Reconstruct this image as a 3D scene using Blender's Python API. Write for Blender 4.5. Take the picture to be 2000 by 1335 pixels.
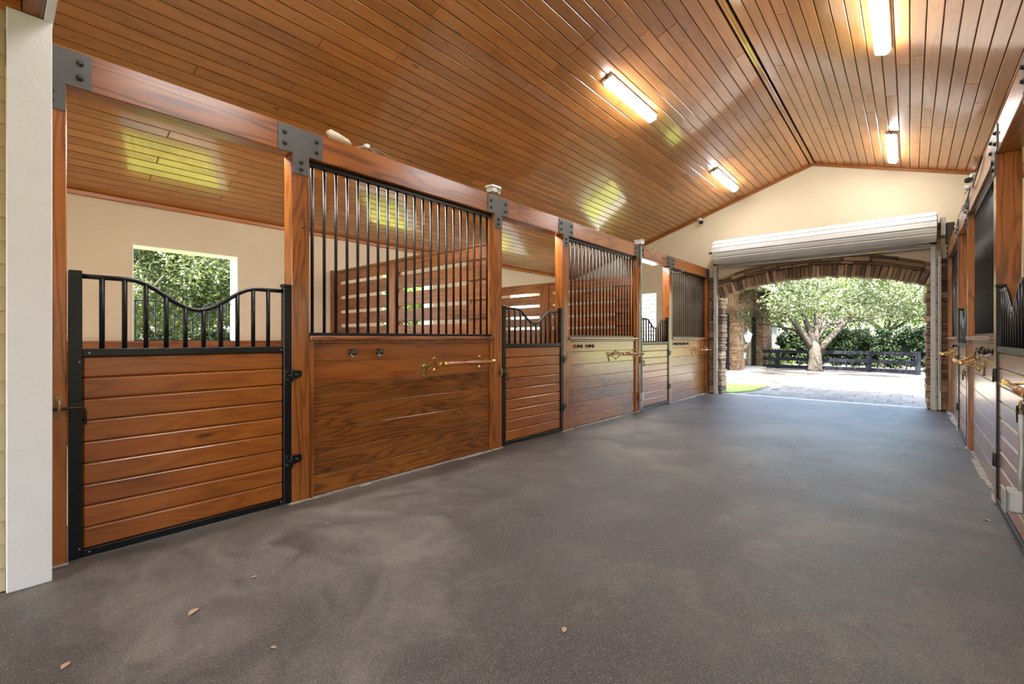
import bpy, bmesh, math, random
import numpy as np
from mathutils import Vector, Matrix, Euler

for o in list(bpy.data.objects):
    bpy.data.objects.remove(o)
SC = bpy.context.scene
COL = SC.collection
PI = math.pi

# ------------------------------------------------------------------ camera
FPX = 890.0
YAW = math.atan(777 / FPX)
cam_d = bpy.data.cameras.new('camera')
cam_d.sensor_width = 36.0
cam_d.lens = 36.0 * FPX / 2000.0
cam_d.shift_y = -6.5 / 2000.0
cam_d.clip_end = 500
cam_d.clip_start = 0.02
cam = bpy.data.objects.new('camera', cam_d)
cam.location = (0, 0, 1.30)
cam.rotation_euler = (PI / 2, 0, YAW)
COL.objects.link(cam)
SC.camera = cam

# ------------------------------------------------------------------ world, sun, exposure
SUN_DIR = Vector((0.20, -0.55, 1.0)).normalized()
world = bpy.data.worlds.new('sky')
SC.world = world
world.use_nodes = True
wn = world.node_tree
bg = wn.nodes['Background']
sky = wn.nodes.new('ShaderNodeTexSky')
sky.sky_type = 'NISHITA'
sky.sun_disc = False
sky.sun_elevation = math.asin(SUN_DIR.z)
sky.sun_rotation = math.atan2(SUN_DIR.x, SUN_DIR.y)
sky.air_density = 1.3
sky.dust_density = 3.0
wn.links.new(sky.outputs[0], bg.inputs[0])
SKY_STRENGTH = 0.95
bg.inputs[1].default_value = SKY_STRENGTH
sun_d = bpy.data.lights.new('sun', 'SUN')
sun_d.energy = 22.0
sun_d.angle = math.radians(0.6)
sun_d.color = (1.0, 0.95, 0.86)
sun = bpy.data.objects.new('sun', sun_d)
sun.rotation_euler = SUN_DIR.to_track_quat('Z', 'Y').to_euler()
sun.location = (10, -10, 20)
COL.objects.link(sun)
LAMP = 29.5          # emission of the ceiling lamps' diffusers
vs = SC.view_settings
vs.view_transform = 'Standard'
vs.look = 'None'
vs.exposure = 1.25
vs.gamma = 1.0
vs.use_curve_mapping = False

# ------------------------------------------------------------------ dimensions (metres)
XL, XR = -3.645, 0.512            # faces of the two stall fronts
XB, XBR = -7.57, 4.44             # back walls of the stalls
YE = 11.42                        # end wall
YN = 0.19                         # near end of the aisle roof
RX, RZ, SL = -1.545, 5.0, 0.317   # ridge and roof slope
PW = 0.14                         # post width
MOD = 3.707
POSTS = [0.150, 1.553, 3.857, 5.260, 7.564, 8.985, 11.272]
BEAM0, BEAM1 = 2.755, 2.975

def zc(x):
    return RZ - SL * abs(x - RX)

# ------------------------------------------------------------------ helpers
def tag(o, label=None, cat=None, group=None, kind=None):
    if label: o['label'] = label
    if cat: o['category'] = cat
    if group: o['group'] = group
    if kind: o['kind'] = kind
    return o

def link(name, mesh, mat, parent=None, loc=(0, 0, 0), rot=None, scale=None):
    o = bpy.data.objects.new(name, mesh)
    COL.objects.link(o)
    o.location = loc
    if rot is not None: o.rotation_euler = rot
    if scale is not None: o.scale = scale
    if parent is not None: o.parent = parent
    if mat is not None and mesh is not None:
        if len(mesh.materials) == 0:
            mesh.materials.append(mat)
        elif mesh.materials[0] != mat:
            o.material_slots[0].link = 'OBJECT'
            o.material_slots[0].material = mat
    return o

def empty(name, loc, label=None, cat=None, group=None, rot=None):
    o = bpy.data.objects.new(name, None)
    o.empty_display_size = 0.1
    COL.objects.link(o)
    o.location = loc
    if rot: o.rotation_euler = rot
    return tag(o, label, cat, group)

class MB:
    def __init__(s):
        s.v = []; s.f = []; s.s = []
    def add(s, vs_, fs, smooth=False):
        b = len(s.v)
        s.v += [tuple(p) for p in vs_]
        s.f += [tuple(b + i for i in f) for f in fs]
        s.s += [smooth] * len(fs)
        return s
    def hexa(s, p):
        return s.add(p, [(0, 3, 2, 1), (4, 5, 6, 7), (0, 1, 5, 4), (1, 2, 6, 5), (2, 3, 7, 6), (3, 0, 4, 7)])
    def box(s, x0, x1, y0, y1, z0, z1):
        return s.hexa([(x0, y0, z0), (x1, y0, z0), (x1, y1, z0), (x0, y1, z0), (x0, y0, z1), (x1, y0, z1), (x1, y1, z1), (x0, y1, z1)])
    def tube(s, pts, r, n=8, caps=True):
        pts = [Vector(p) for p in pts]
        rs = r if isinstance(r, (list, tuple)) else [r] * len(pts)
        vs_ = []; fs = []
        up = None
        for i, p in enumerate(pts):
            a = pts[max(0, i - 1)]; b = pts[min(len(pts) - 1, i + 1)]
            t = (b - a)
            if t.length < 1e-9: t = Vector((0, 0, 1))
            t.normalize()
            if up is None:
                up = Vector((0, 0, 1)) if abs(t.z) < 0.9 else Vector((1, 0, 0))
            u = (up - t * up.dot(t))
            if u.length < 1e-6: u = t.orthogonal()
            u.normalize(); w = t.cross(u); up = u
            for k in range(n):
                an = 2 * PI * k / n
                vs_.append(p + (u * math.cos(an) + w * math.sin(an)) * rs[i])
        for i in range(len(pts) - 1):
            for k in range(n):
                fs.append((i * n + k, i * n + (k + 1) % n, (i + 1) * n + (k + 1) % n, (i + 1) * n + k))
        s.add(vs_, fs, True)
        if caps:
            b = len(s.v) - len(vs_)
            s.f.append(tuple(b + k for k in range(n))[::-1]); s.s.append(False)
            e = b + (len(pts) - 1) * n
            s.f.append(tuple(e + k for k in range(n))); s.s.append(False)
        return s
    def cyl(s, p0, p1, r, n=12):
        return s.tube([p0, p1], r, n)
    def lathe(s, c, axis, prof, n=12):
        """prof: list of (distance along axis, radius)"""
        c = Vector(c); a = Vector(axis).normalized()
        return s.tube([c + a * d for d, r in prof], [max(r, 1e-4) for d, r in prof], n)
    def prism(s, poly, fa, fb):
        """poly 2D; fa, fb map (u,v) to 3D at both ends"""
        n = len(poly)
        vs_ = [fa(*p) for p in poly] + [fb(*p) for p in poly]
        fs = [tuple(range(n))[::-1], tuple(range(n, 2 * n))]
        fs += [(i, (i + 1) % n, n + (i + 1) % n, n + i) for i in range(n)]
        return s.add(vs_, fs)
    def ball(s, c, r, n=10, m=6, sc=(1, 1, 1)):
        c = Vector(c); vs_ = []; fs = []
        for i in range(m + 1):
            ph = PI * i / m
            for k in range(n):
                th = 2 * PI * k / n
                q = (math.sin(ph) * math.cos(th) * sc[0], math.sin(ph) * math.sin(th) * sc[1], math.cos(ph) * sc[2])
                vs_.append((c.x + r * q[0], c.y + r * q[1], c.z + r * q[2]))
        for i in range(m):
            for k in range(n):
                fs.append((i * n + k, i * n + (k + 1) % n, (i + 1) * n + (k + 1) % n, (i + 1) * n + k))
        return s.add(vs_, fs, True)
    def mesh(s, name):
        me = bpy.data.meshes.new(name)
        me.from_pydata(s.v, [], s.f)
        me.polygons.foreach_set('use_smooth', s.s)
        bm = bmesh.new(); bm.from_mesh(me)
        bmesh.ops.recalc_face_normals(bm, faces=bm.faces)
        bm.to_mesh(me); bm.free()
        return me
    def build(s, name, mat, parent=None, loc=(0, 0, 0), rot=None):
        return link(name, s.mesh(name), mat, parent, loc, rot)

_cb = {}
def cbox(dx, dy, dz, b=0.003):
    """box centred at the origin with chamfered edges, cached"""
    key = (round(dx, 4), round(dy, 4), round(dz, 4), round(b, 4))
    if key in _cb: return _cb[key]
    h = (dx / 2, dy / 2, dz / 2)
    verts = []; idx = {}
    for sx in (-1, 1):
        for sy in (-1, 1):
            for sz in (-1, 1):
                for ax in range(3):
                    p = [sx * (h[0] - b), sy * (h[1] - b), sz * (h[2] - b)]
                    p[ax] = (sx, sy, sz)[ax] * h[ax]
                    idx[(sx, sy, sz, ax)] = len(verts); verts.append(p)
    faces = []
    for ax in range(3):
        o1, o2 = [(1, 2), (0, 2), (0, 1)][ax]
        for sg in (-1, 1):
            q = []
            for a, c in ((-1, -1), (1, -1), (1, 1), (-1, 1)):
                k = [0, 0, 0]; k[ax] = sg; k[o1] = a; k[o2] = c
                q.append(idx[(k[0], k[1], k[2], ax)])
            faces.append(q)
        for a in (-1, 1):
            for c in (-1, 1):
                k0 = [0, 0, 0]; k1 = [0, 0, 0]
                k0[ax] = -1; k1[ax] = 1
                k0[o1] = k1[o1] = a; k0[o2] = k1[o2] = c
                faces.append([idx[(*k0, o1)], idx[(*k1, o1)], idx[(*k1, o2)], idx[(*k0, o2)]])
    for sx in (-1, 1):
        for sy in (-1, 1):
            for sz in (-1, 1):
                faces.append([idx[(sx, sy, sz, 0)], idx[(sx, sy, sz, 1)], idx[(sx, sy, sz, 2)]])
    me = bpy.data.meshes.new('board')
    me.from_pydata(verts, [], faces)
    bm = bmesh.new(); bm.from_mesh(me)
    bmesh.ops.recalc_face_normals(bm, faces=bm.faces)
    bm.to_mesh(me); bm.free()
    _cb[key] = me
    return me

def cb(name, mat, x0, x1, y0, y1, z0, z1, parent=None, b=0.003):
    """chamfered box between two corners"""
    me = cbox(abs(x1 - x0), abs(y1 - y0), abs(z1 - z0), b)
    return link(name, me, mat, parent, ((x0 + x1) / 2, (y0 + y1) / 2, (z0 + z1) / 2))

# ------------------------------------------------------------------ materials
def new_mat(name):
    m = bpy.data.materials.new(name)
    m.use_nodes = True
    return m, m.node_tree, m.node_tree.nodes['Principled BSDF']

def node(nt, kind, **kw):
    n = nt.nodes.new(kind)
    for k, v in kw.items():
        if k in ('ins',):
            for kk, vv in v.items():
                if hasattr(vv, 'is_output') or isinstance(vv, bpy.types.NodeSocket):
                    nt.links.new(vv, n.inputs[kk])
                else:
                    n.inputs[kk].default_value = vv
        else:
            setattr(n, k, v)
    return n

def ramp(nt, fac, stops):
    r = nt.nodes.new('ShaderNodeValToRGB')
    e = r.color_ramp.elements
    while len(e) < len(stops): e.new(0.5)
    for i, (p, c) in enumerate(stops):
        e[i].position = p
        e[i].color = (*c, 1) if len(c) == 3 else c
    nt.links.new(fac, r.inputs[0])
    return r.outputs[0]

def mix(nt, fac, a, b, mode='MIX'):
    n = nt.nodes.new('ShaderNodeMix')
    n.data_type = 'RGBA'; n.blend_type = mode
    for i, v in ((0, fac), (6, a), (7, b)):
        if isinstance(v, bpy.types.NodeSocket): nt.links.new(v, n.inputs[i])
        elif i == 0: n.inputs[0].default_value = v
        else: n.inputs[i].default_value = (*v, 1)
    return n.outputs[2]

def math_n(nt, op, a, b=None):
    n = nt.nodes.new('ShaderNodeMath'); n.operation = op
    for i, v in ((0, a), (1, b)):
        if v is None: continue
        if isinstance(v, bpy.types.NodeSocket): nt.links.new(v, n.inputs[i])
        else: n.inputs[i].default_value = v
    return n.outputs[0]

def bump(nt, b, height, strength, dist=0.01):
    n = nt.nodes.new('ShaderNodeBump')
    n.inputs['Strength'].default_value = strength
    n.inputs['Distance'].default_value = dist
    nt.links.new(height, n.inputs['Height'])
    nt.links.new(n.outputs[0], b.inputs['Normal'])
    return n

def obj_coords(nt, scale, jitter=True):
    tc = nt.nodes.new('ShaderNodeTexCoord')
    v = tc.outputs['Object']
    if jitter:
        oi = nt.nodes.new('ShaderNodeObjectInfo')
        m = node(nt, 'ShaderNodeVectorMath', operation='SCALE', ins={0: (37.0, 53.0, 71.0)})
        nt.links.new(oi.outputs['Random'], m.inputs['Scale'])
        a = node(nt, 'ShaderNodeVectorMath', operation='ADD', ins={0: v, 1: m.outputs[0]})
        v = a.outputs[0]
    mp = node(nt, 'ShaderNodeVectorMath', operation='MULTIPLY', ins={0: v, 1: scale})
    return mp.outputs[0]

def wood(name, axis, dark, mid, light, rough=0.3, coat=0.5, coat_rough=0.1, knots=1.0, vary=0.35, figure=0.4, bump_s=0.05, rings=7.0):
    m, nt, b = new_mat(name)
    ax = 'xyz'.index(axis)
    def co(across, along):
        sc = [across] * 3; sc[ax] = along
        return obj_coords(nt, tuple(sc))
    n1 = node(nt, 'ShaderNodeTexNoise', ins={'Vector': co(5.5, 0.55), 'Scale': 1.0, 'Detail': 2.0, 'Roughness': 0.5, 'Distortion': 0.35})
    n2 = node(nt, 'ShaderNodeTexNoise', ins={'Vector': co(110.0, 1.6), 'Scale': 1.0, 'Detail': 3.0, 'Roughness': 0.6})
    n3 = node(nt, 'ShaderNodeTexNoise', ins={'Vector': co(3.0, 1.1), 'Scale': 1.0, 'Detail': 4.0, 'Roughness': 0.6})
    vo = node(nt, 'ShaderNodeTexVoronoi', ins={'Vector': co(7.0, 1.7), 'Scale': 1.0, 'Randomness': 1.0})
    pick = node(nt, 'ShaderNodeSeparateColor', ins={0: vo.outputs['Color']})
    on = math_n(nt, 'GREATER_THAN', pick.outputs[1], 1.0 - 0.55 * min(1.0, knots))
    near = math_n(nt, 'MAXIMUM', math_n(nt, 'SUBTRACT', 0.42, vo.outputs['Distance']), 0.0)
    near = math_n(nt, 'MULTIPLY', near, on)
    f = math_n(nt, 'ADD', math_n(nt, 'MULTIPLY', n1.outputs[0], rings), math_n(nt, 'MULTIPLY', near, 9.0 * min(knots, 1.0)))
    ring = math_n(nt, 'SINE', math_n(nt, 'MULTIPLY', f, 2 * PI))
    ring = math_n(nt, 'POWER', math_n(nt, 'ADD', math_n(nt, 'MULTIPLY', ring, 0.5), 0.5), 2.2)
    g = math_n(nt, 'SUBTRACT', 0.5, math_n(nt, 'MULTIPLY', math_n(nt, 'SUBTRACT', ring, 0.35), figure * 0.6))
    g = math_n(nt, 'ADD', g, math_n(nt, 'MULTIPLY', math_n(nt, 'SUBTRACT', n2.outputs[0], 0.5), 0.35))
    g = math_n(nt, 'ADD', g, math_n(nt, 'MULTIPLY', math_n(nt, 'SUBTRACT', n3.outputs[0], 0.5), 0.9))
    col = ramp(nt, g, [(0.15, dark), (0.5, mid), (0.85, light)])
    kn = math_n(nt, 'MULTIPLY', ramp(nt, vo.outputs['Distance'], [(0.05, (1, 1, 1)), (0.13, (0, 0, 0))]), on)
    col = mix(nt, math_n(nt, 'MULTIPLY', kn, 0.85), col, tuple(c * 0.22 for c in dark))
    oi = nt.nodes.new('ShaderNodeObjectInfo')
    val = math_n(nt, 'ADD', math_n(nt, 'MULTIPLY', oi.outputs['Random'], vary), 1.0 - vary * 0.5)
    hs = node(nt, 'ShaderNodeHueSaturation', ins={'Color': col, 'Value': val})
    nt.links.new(hs.outputs[0], b.inputs['Base Color'])
    b.inputs['Roughness'].default_value = rough
    b.inputs['Coat Weight'].default_value = coat
    b.inputs['Coat Roughness'].default_value = coat_rough
    b.inputs['Coat IOR'].default_value = 1.5
    bump(nt, b, g, bump_s, 0.004)
    return m

def plain(name, col, rough=0.5, metal=0.0, noise=0.0, nscale=20.0, bump_s=0.0, bscale=60.0, spec=0.5, coat=0.0):
    m, nt, b = new_mat(name)
    b.inputs['Roughness'].default_value = rough
    b.inputs['Metallic'].default_value = metal
    b.inputs['Specular IOR Level'].default_value = spec
    b.inputs['Coat Weight'].default_value = coat
    tc = nt.nodes.new('ShaderNodeTexCoord')
    n = node(nt, 'ShaderNodeTexNoise', ins={'Vector': tc.outputs['Object'], 'Scale': nscale, 'Detail': 4.0})
    lo = tuple(max(0, c * (1 - noise)) for c in col); hi = tuple(min(1, c * (1 + noise)) for c in col)
    nt.links.new(ramp(nt, n.outputs[0], [(0.3, lo), (0.7, hi)]), b.inputs['Base Color'])
    if bump_s:
        n2 = node(nt, 'ShaderNodeTexNoise', ins={'Vector': tc.outputs['Object'], 'Scale': bscale, 'Detail': 5.0})
        bump(nt, b, n2.outputs[0], bump_s, 0.01)
    return m

M = {}
M['ceil'] = wood('varnished_ceiling_pine', 'y', (0.27, 0.097, 0.022), (0.435, 0.174, 0.044), (0.53, 0.230, 0.066), rough=0.30, coat=0.7, coat_rough=0.07, knots=0.35, vary=0.30, figure=0.25, bump_s=0.015)
PC = dict(dark=(0.115, 0.029, 0.005), mid=(0.285, 0.085, 0.011), light=(0.41, 0.135, 0.022))
M['post_z'] = wood('varnished_post', 'z', rough=0.34, coat=0.45, coat_rough=0.18, knots=0.25, vary=0.2, figure=0.55, bump_s=0.20, rings=9, **PC)
M['beam_y'] = wood('varnished_beam', 'y', rough=0.34, coat=0.45, coat_rough=0.20, knots=0.25, vary=0.2, figure=0.5, bump_s=0.25, rings=9, **PC)
M['gate_y'] = wood('varnished_gate_board', 'y', (0.17, 0.043, 0.0045), (0.32, 0.092, 0.0095), (0.41, 0.132, 0.016), rough=0.32, coat=0.45, coat_rough=0.15, knots=0.3, vary=0.22, figure=0.35, bump_s=0.04, rings=11)
M['panel_y'] = wood('varnished_panel_board', 'y', (0.070, 0.020, 0.003), (0.215, 0.068, 0.009), (0.35, 0.125, 0.020), rough=0.30, coat=0.45, coat_rough=0.15, knots=0.5, vary=0.40, figure=0.52, bump_s=0.05, rings=15)
M['panel_top'] = wood('orange_panel_board', 'y', (0.14, 0.037, 0.005), (0.29, 0.085, 0.012), (0.38, 0.122, 0.020), rough=0.30, coat=0.45, coat_rough=0.15, knots=0.15, vary=0.2, figure=0.4, bump_s=0.05)
M['part_x'] = wood('partition_board', 'x', (0.12, 0.034, 0.009), (0.25, 0.080, 0.020), (0.34, 0.118, 0.032), rough=0.42, coat=0.15, coat_rough=0.25, knots=0.4, vary=0.3, figure=0.5)
M['part_z'] = wood('partition_stile', 'z', (0.14, 0.040, 0.009), (0.28, 0.088, 0.020), (0.36, 0.125, 0.032), rough=0.42, coat=0.15, coat_rough=0.25, knots=0.3, vary=0.3, figure=0.5)
M['trim_y'] = wood('orange_trim_y', 'y', (0.34, 0.105, 0.015), (0.46, 0.160, 0.024), (0.54, 0.20, 0.035), rough=0.4, coat=0.2, knots=0.0, vary=0.1, figure=0.2)
M['trim_x'] = wood('orange_trim_x', 'x', (0.24, 0.070, 0.012), (0.34, 0.108, 0.020), (0.40, 0.14, 0.03), rough=0.4, coat=0.2, knots=0.0, vary=0.1, figure=0.2)
M['rod_y'] = wood('turned_rod', 'y', (0.26, 0.085, 0.028), (0.36, 0.130, 0.045), (0.43, 0.17, 0.065), rough=0.25, knots=0.0, vary=0.1, figure=0.3)
M['black'] = plain('black_enamel', (0.006, 0.0065, 0.007), 0.33, 0.0, 0.2, spec=0.35)
M['plate'] = plain('grey_plate_steel', (0.105, 0.100, 0.095), 0.42, 0.35, 0.12, 8)
M['bolt'] = plain('dark_bolt', (0.055, 0.053, 0.05), 0.4, 0.5, 0.3, 50)
M['iron'] = plain('worn_dark_iron', (0.05, 0.042, 0.035), 0.45, 0.6, 0.5, 60)
M['brass'] = plain('brass', (0.62, 0.42, 0.13), 0.28, 1.0, 0.25, 30)
M['oldbrass'] = plain('tarnished_brass', (0.38, 0.27, 0.12), 0.42, 0.9, 0.4, 60)
M['galv'] = plain('galvanised_grey', (0.42, 0.42, 0.40), 0.45, 0.3, 0.12, 14)
M['rust'] = plain('rusted_steel', (0.14, 0.085, 0.055), 0.7, 0.3, 0.5, 40)
M['rustchain'] = plain('rusted_chain', (0.33, 0.20, 0.13), 0.75, 0.2, 0.35, 60)
M['white'] = plain('white_paint', (0.86, 0.86, 0.86), 0.45, 0.0, 0.02, 6, 0.25, 40)
M['whitebox'] = plain('white_plastic', (0.75, 0.75, 0.73), 0.4, 0.0, 0.05)
M['cream'] = plain('cream_plastic', (0.62, 0.54, 0.40), 0.45, 0.0, 0.08)
M['cable'] = plain('grey_cable', (0.35, 0.33, 0.30), 0.5, 0.0, 0.1)
M['dark'] = plain('dark_gap', (0.035, 0.018, 0.009), 0.8)
M['groove'] = plain('brown_groove', (0.10, 0.042, 0.014), 0.7)
M['concrete'] = plain('pale_concrete', (0.36, 0.33, 0.29), 0.85, 0.0, 0.35, 9, 0.4, 80)
M['siding'] = plain('tan_siding', (0.58, 0.47, 0.27), 0.55, 0.0, 0.05, 8, 0.1)
M['white_sheet'] = plain('white_roller_steel', (0.74, 0.735, 0.71), 0.42, 0.0, 0.04, 3)
M['yellow'] = plain('yellow_sticker', (0.75, 0.68, 0.03), 0.5, 0.0, 0.05)
M['leafdry'] = plain('dry_leaf', (0.50, 0.33, 0.20), 0.7, 0.0, 0.3, 90)
M['glassy'] = plain('frosted_lantern_glass', (0.62, 0.66, 0.68), 0.15, 0.0, 0.05)
M['fence'] = plain('black_fence_paint', (0.010, 0.011, 0.017), 0.6, 0.0, 0.2, spec=0.15)
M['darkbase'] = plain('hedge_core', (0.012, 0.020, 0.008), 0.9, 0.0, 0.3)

def stucco():
    m, nt, b = new_mat('cream_stucco')
    tc = nt.nodes.new('ShaderNodeTexCoord')
    n1 = node(nt, 'ShaderNodeTexNoise', ins={'Vector': tc.outputs['Object'], 'Scale': 0.9, 'Detail': 5.0})
    n2 = node(nt, 'ShaderNodeTexNoise', ins={'Vector': tc.outputs['Object'], 'Scale': 13.0, 'Detail': 6.0, 'Distortion': 1.5})
    nt.links.new(ramp(nt, n1.outputs[0], [(0.3, (0.67, 0.560, 0.385)), (0.7, (0.74, 0.63, 0.45))]), b.inputs['Base Color'])
    b.inputs['Roughness'].default_value = 0.8
    h = ramp(nt, n2.outputs[0], [(0.42, (0, 0, 0)), (0.58, (1, 1, 1))])
    bump(nt, b, h, 0.18, 0.008)
    return m
M['stucco'] = stucco()

def floor_mat():
    m, nt, b = new_mat('rubber_asphalt_floor')
    tc = nt.nodes.new('ShaderNodeTexCoord'); v = tc.outputs['Object']
    big = node(nt, 'ShaderNodeTexNoise', ins={'Vector': v, 'Scale': 0.55, 'Detail': 6.0, 'Roughness': 0.62, 'Distortion': 0.6})
    med = node(nt, 'ShaderNodeTexNoise', ins={'Vector': v, 'Scale': 2.6, 'Detail': 6.0, 'Roughness': 0.7, 'Distortion': 1.0})
    fine = node(nt, 'ShaderNodeTexNoise', ins={'Vector': v, 'Scale': 190.0, 'Detail': 3.0})
    vo = node(nt, 'ShaderNodeTexVoronoi', ins={'Vector': v, 'Scale': 300.0, 'Randomness': 1.0})
    s = math_n(nt, 'ADD', math_n(nt, 'MULTIPLY', big.outputs[0], 0.6), math_n(nt, 'MULTIPLY', med.outputs[0], 0.4))
    col = ramp(nt, s, [(0.36, (0.034, 0.0285, 0.0245)), (0.50, (0.076, 0.066, 0.057)), (0.62, (0.175, 0.153, 0.129))])
    gr = ramp(nt, fine.outputs[0], [(0.35, (0.62, 0.62, 0.62)), (0.65, (1.35, 1.35, 1.35))])
    col = mix(nt, 1.0, col, gr, 'MULTIPLY')
    pick = node(nt, 'ShaderNodeSeparateColor', ins={0: vo.outputs['Color']})
    on = math_n(nt, 'GREATER_THAN', pick.outputs[0], 0.82)
    dot = math_n(nt, 'MULTIPLY', on, math_n(nt, 'LESS_THAN', vo.outputs['Distance'], 0.42))
    col = mix(nt, math_n(nt, 'MULTIPLY', dot, 0.75), col, (0.46, 0.40, 0.33))
    nt.links.new(col, b.inputs['Base Color'])
    rr = ramp(nt, med.outputs[0], [(0.3, (0.34, 0.34, 0.34)), (0.7, (0.54, 0.54, 0.54))])
    nt.links.new(rr, b.inputs['Roughness'])
    hh = math_n(nt, 'ADD', fine.outputs[0], math_n(nt, 'MULTIPLY', vo.outputs['Distance'], 0.6))
    bump(nt, b, hh, 0.35, 0.004)
    return m
M['floor'] = floor_mat()

def stone_mat(name, dark, mid, light, scale=1.0):
    m, nt, b = new_mat(name)
    oi = nt.nodes.new('ShaderNodeObjectInfo')
    geo = nt.nodes.new('ShaderNodeNewGeometry')
    r = math_n(nt, 'FRACT', math_n(nt, 'ADD', oi.outputs['Random'], geo.outputs['Random Per Island']))
    base = ramp(nt, r, [(0.0, dark), (0.35, mid), (0.65, tuple(a * 0.6 + c * 0.4 for a, c in zip(mid, dark))), (1.0, light)])
    v = obj_coords(nt, (9 * scale, 9 * scale, 16 * scale))
    n = node(nt, 'ShaderNodeTexNoise', ins={'Vector': v, 'Scale': 1.4, 'Detail': 7.0, 'Roughness': 0.68})
    c2 = ramp(nt, n.outputs[0], [(0.3, (0.55, 0.53, 0.52)), (0.7, (1.3, 1.25, 1.15))])
    nt.links.new(mix(nt, 1.0, base, c2, 'MULTIPLY'), b.inputs['Base Color'])
    b.inputs['Roughness'].default_value = 0.88
    bump(nt, b, n.outputs[0], 0.9, 0.02)
    return m
M['stone'] = stone_mat('brown_ledge_stone', (0.13, 0.09, 0.062), (0.37, 0.245, 0.148), (0.62, 0.44, 0.28))
M['stone_far'] = stone_mat('pale_garage_stone', (0.11, 0.065, 0.040), (0.22, 0.125, 0.068), (0.32, 0.215, 0.135), 0.6)
M['mortar'] = plain('dark_mortar', (0.055, 0.043, 0.034), 0.95, 0.0, 0.3, 20)

def leaf_mat(name, c0, c1, c2, tr=0.35):
    m, nt, b = new_mat(name)
    geo = nt.nodes.new('ShaderNodeNewGeometry')
    col = ramp(nt, geo.outputs['Random Per Island'], [(0.0, c0), (0.55, c1), (1.0, c2)])
    nt.links.new(col, b.inputs['Base Color'])
    b.inputs['Roughness'].default_value = 0.5
    t = nt.nodes.new('ShaderNodeBsdfTranslucent')
    nt.links.new(mix(nt, 1.0, col, (1.3, 1.35, 0.7), 'MULTIPLY'), t.inputs[0])
    ms = nt.nodes.new('ShaderNodeMixShader'); ms.inputs[0].default_value = tr
    nt.links.new(b.outputs[0], ms.inputs[1]); nt.links.new(t.outputs[0], ms.inputs[2])
    nt.links.new(ms.outputs[0], nt.nodes['Material Output'].inputs[0])
    return m
M['oak'] = leaf_mat('oak_leaf', (0.030, 0.042, 0.016), (0.068, 0.085, 0.032), (0.16, 0.180, 0.100))
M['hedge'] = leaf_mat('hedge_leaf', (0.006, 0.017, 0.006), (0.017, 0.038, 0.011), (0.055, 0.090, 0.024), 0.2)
M['bright'] = leaf_mat('bright_leaf', (0.05, 0.085, 0.014), (0.10, 0.15, 0.03), (0.19, 0.25, 0.075))
M['bark'] = plain('grey_bark', (0.045, 0.036, 0.028), 0.9, 0.0, 0.5, 9, 0.9, 22)

def ground_mat(name, stops, scale, rough=0.9, fine=40.0):
    m, nt, b = new_mat(name)
    tc = nt.nodes.new('ShaderNodeTexCoord')
    n = node(nt, 'ShaderNodeTexNoise', ins={'Vector': tc.outputs['Object'], 'Scale': scale, 'Detail': 7.0, 'Roughness': 0.7})
    n2 = node(nt, 'ShaderNodeTexNoise', ins={'Vector': tc.outputs['Object'], 'Scale': fine, 'Detail': 3.0})
    f = math_n(nt, 'ADD', math_n(nt, 'MULTIPLY', n.outputs[0], 0.6), math_n(nt, 'MULTIPLY', n2.outputs[0], 0.4))
    nt.links.new(ramp(nt, f, stops), b.inputs['Base Color'])
    b.inputs['Roughness'].default_value = rough
    bump(nt, b, n2.outputs[0], 0.4, 0.02)
    return m
M['ground'] = ground_mat('sandy_ground', [(0.36, (0.034, 0.026, 0.020)), (0.5, (0.068, 0.058, 0.049)), (0.62, (0.115, 0.102, 0.089))], 0.8)
M['lawn'] = ground_mat('lawn_grass', [(0.36, (0.09, 0.13, 0.018)), (0.5, (0.20, 0.25, 0.035)), (0.64, (0.34, 0.37, 0.09))], 1.2, fine=60.0)
M['drive'] = ground_mat('cream_driveway', [(0.35, (0.115, 0.105, 0.090)), (0.6, (0.175, 0.160, 0.138))], 1.5, fine=14.0)
M['paver'] = stone_mat('cream_paver', (0.115, 0.103, 0.09), (0.145, 0.132, 0.116), (0.17, 0.155, 0.137), 0.5)

def lamp_mat(name='lamp_diffuser', k=1.0):
    m, nt, b = new_mat(name)
    b.inputs['Base Color'].default_value = (0.9, 0.9, 0.9, 1)
    b.inputs['Emission Color'].default_value = (0.97, 0.985, 1.0, 1)
    b.inputs['Emission Strength'].default_value = LAMP * k
    return m
M['lamp'] = lamp_mat()
M['stall_lamp'] = lamp_mat('stall_lamp_diffuser', 1.3)  # glow of the lamps added to brighten the stalls

# ------------------------------------------------------------------ setting: floor, walls, ceilings
fl = MB().box(XB - 0.3, XBR + 0.3, -6.0, YE + 0.02, -0.10, 0.0).build('floor', M['floor'])
tag(fl, 'dark speckled rubber asphalt floor of the barn aisle', kind='structure')

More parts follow.
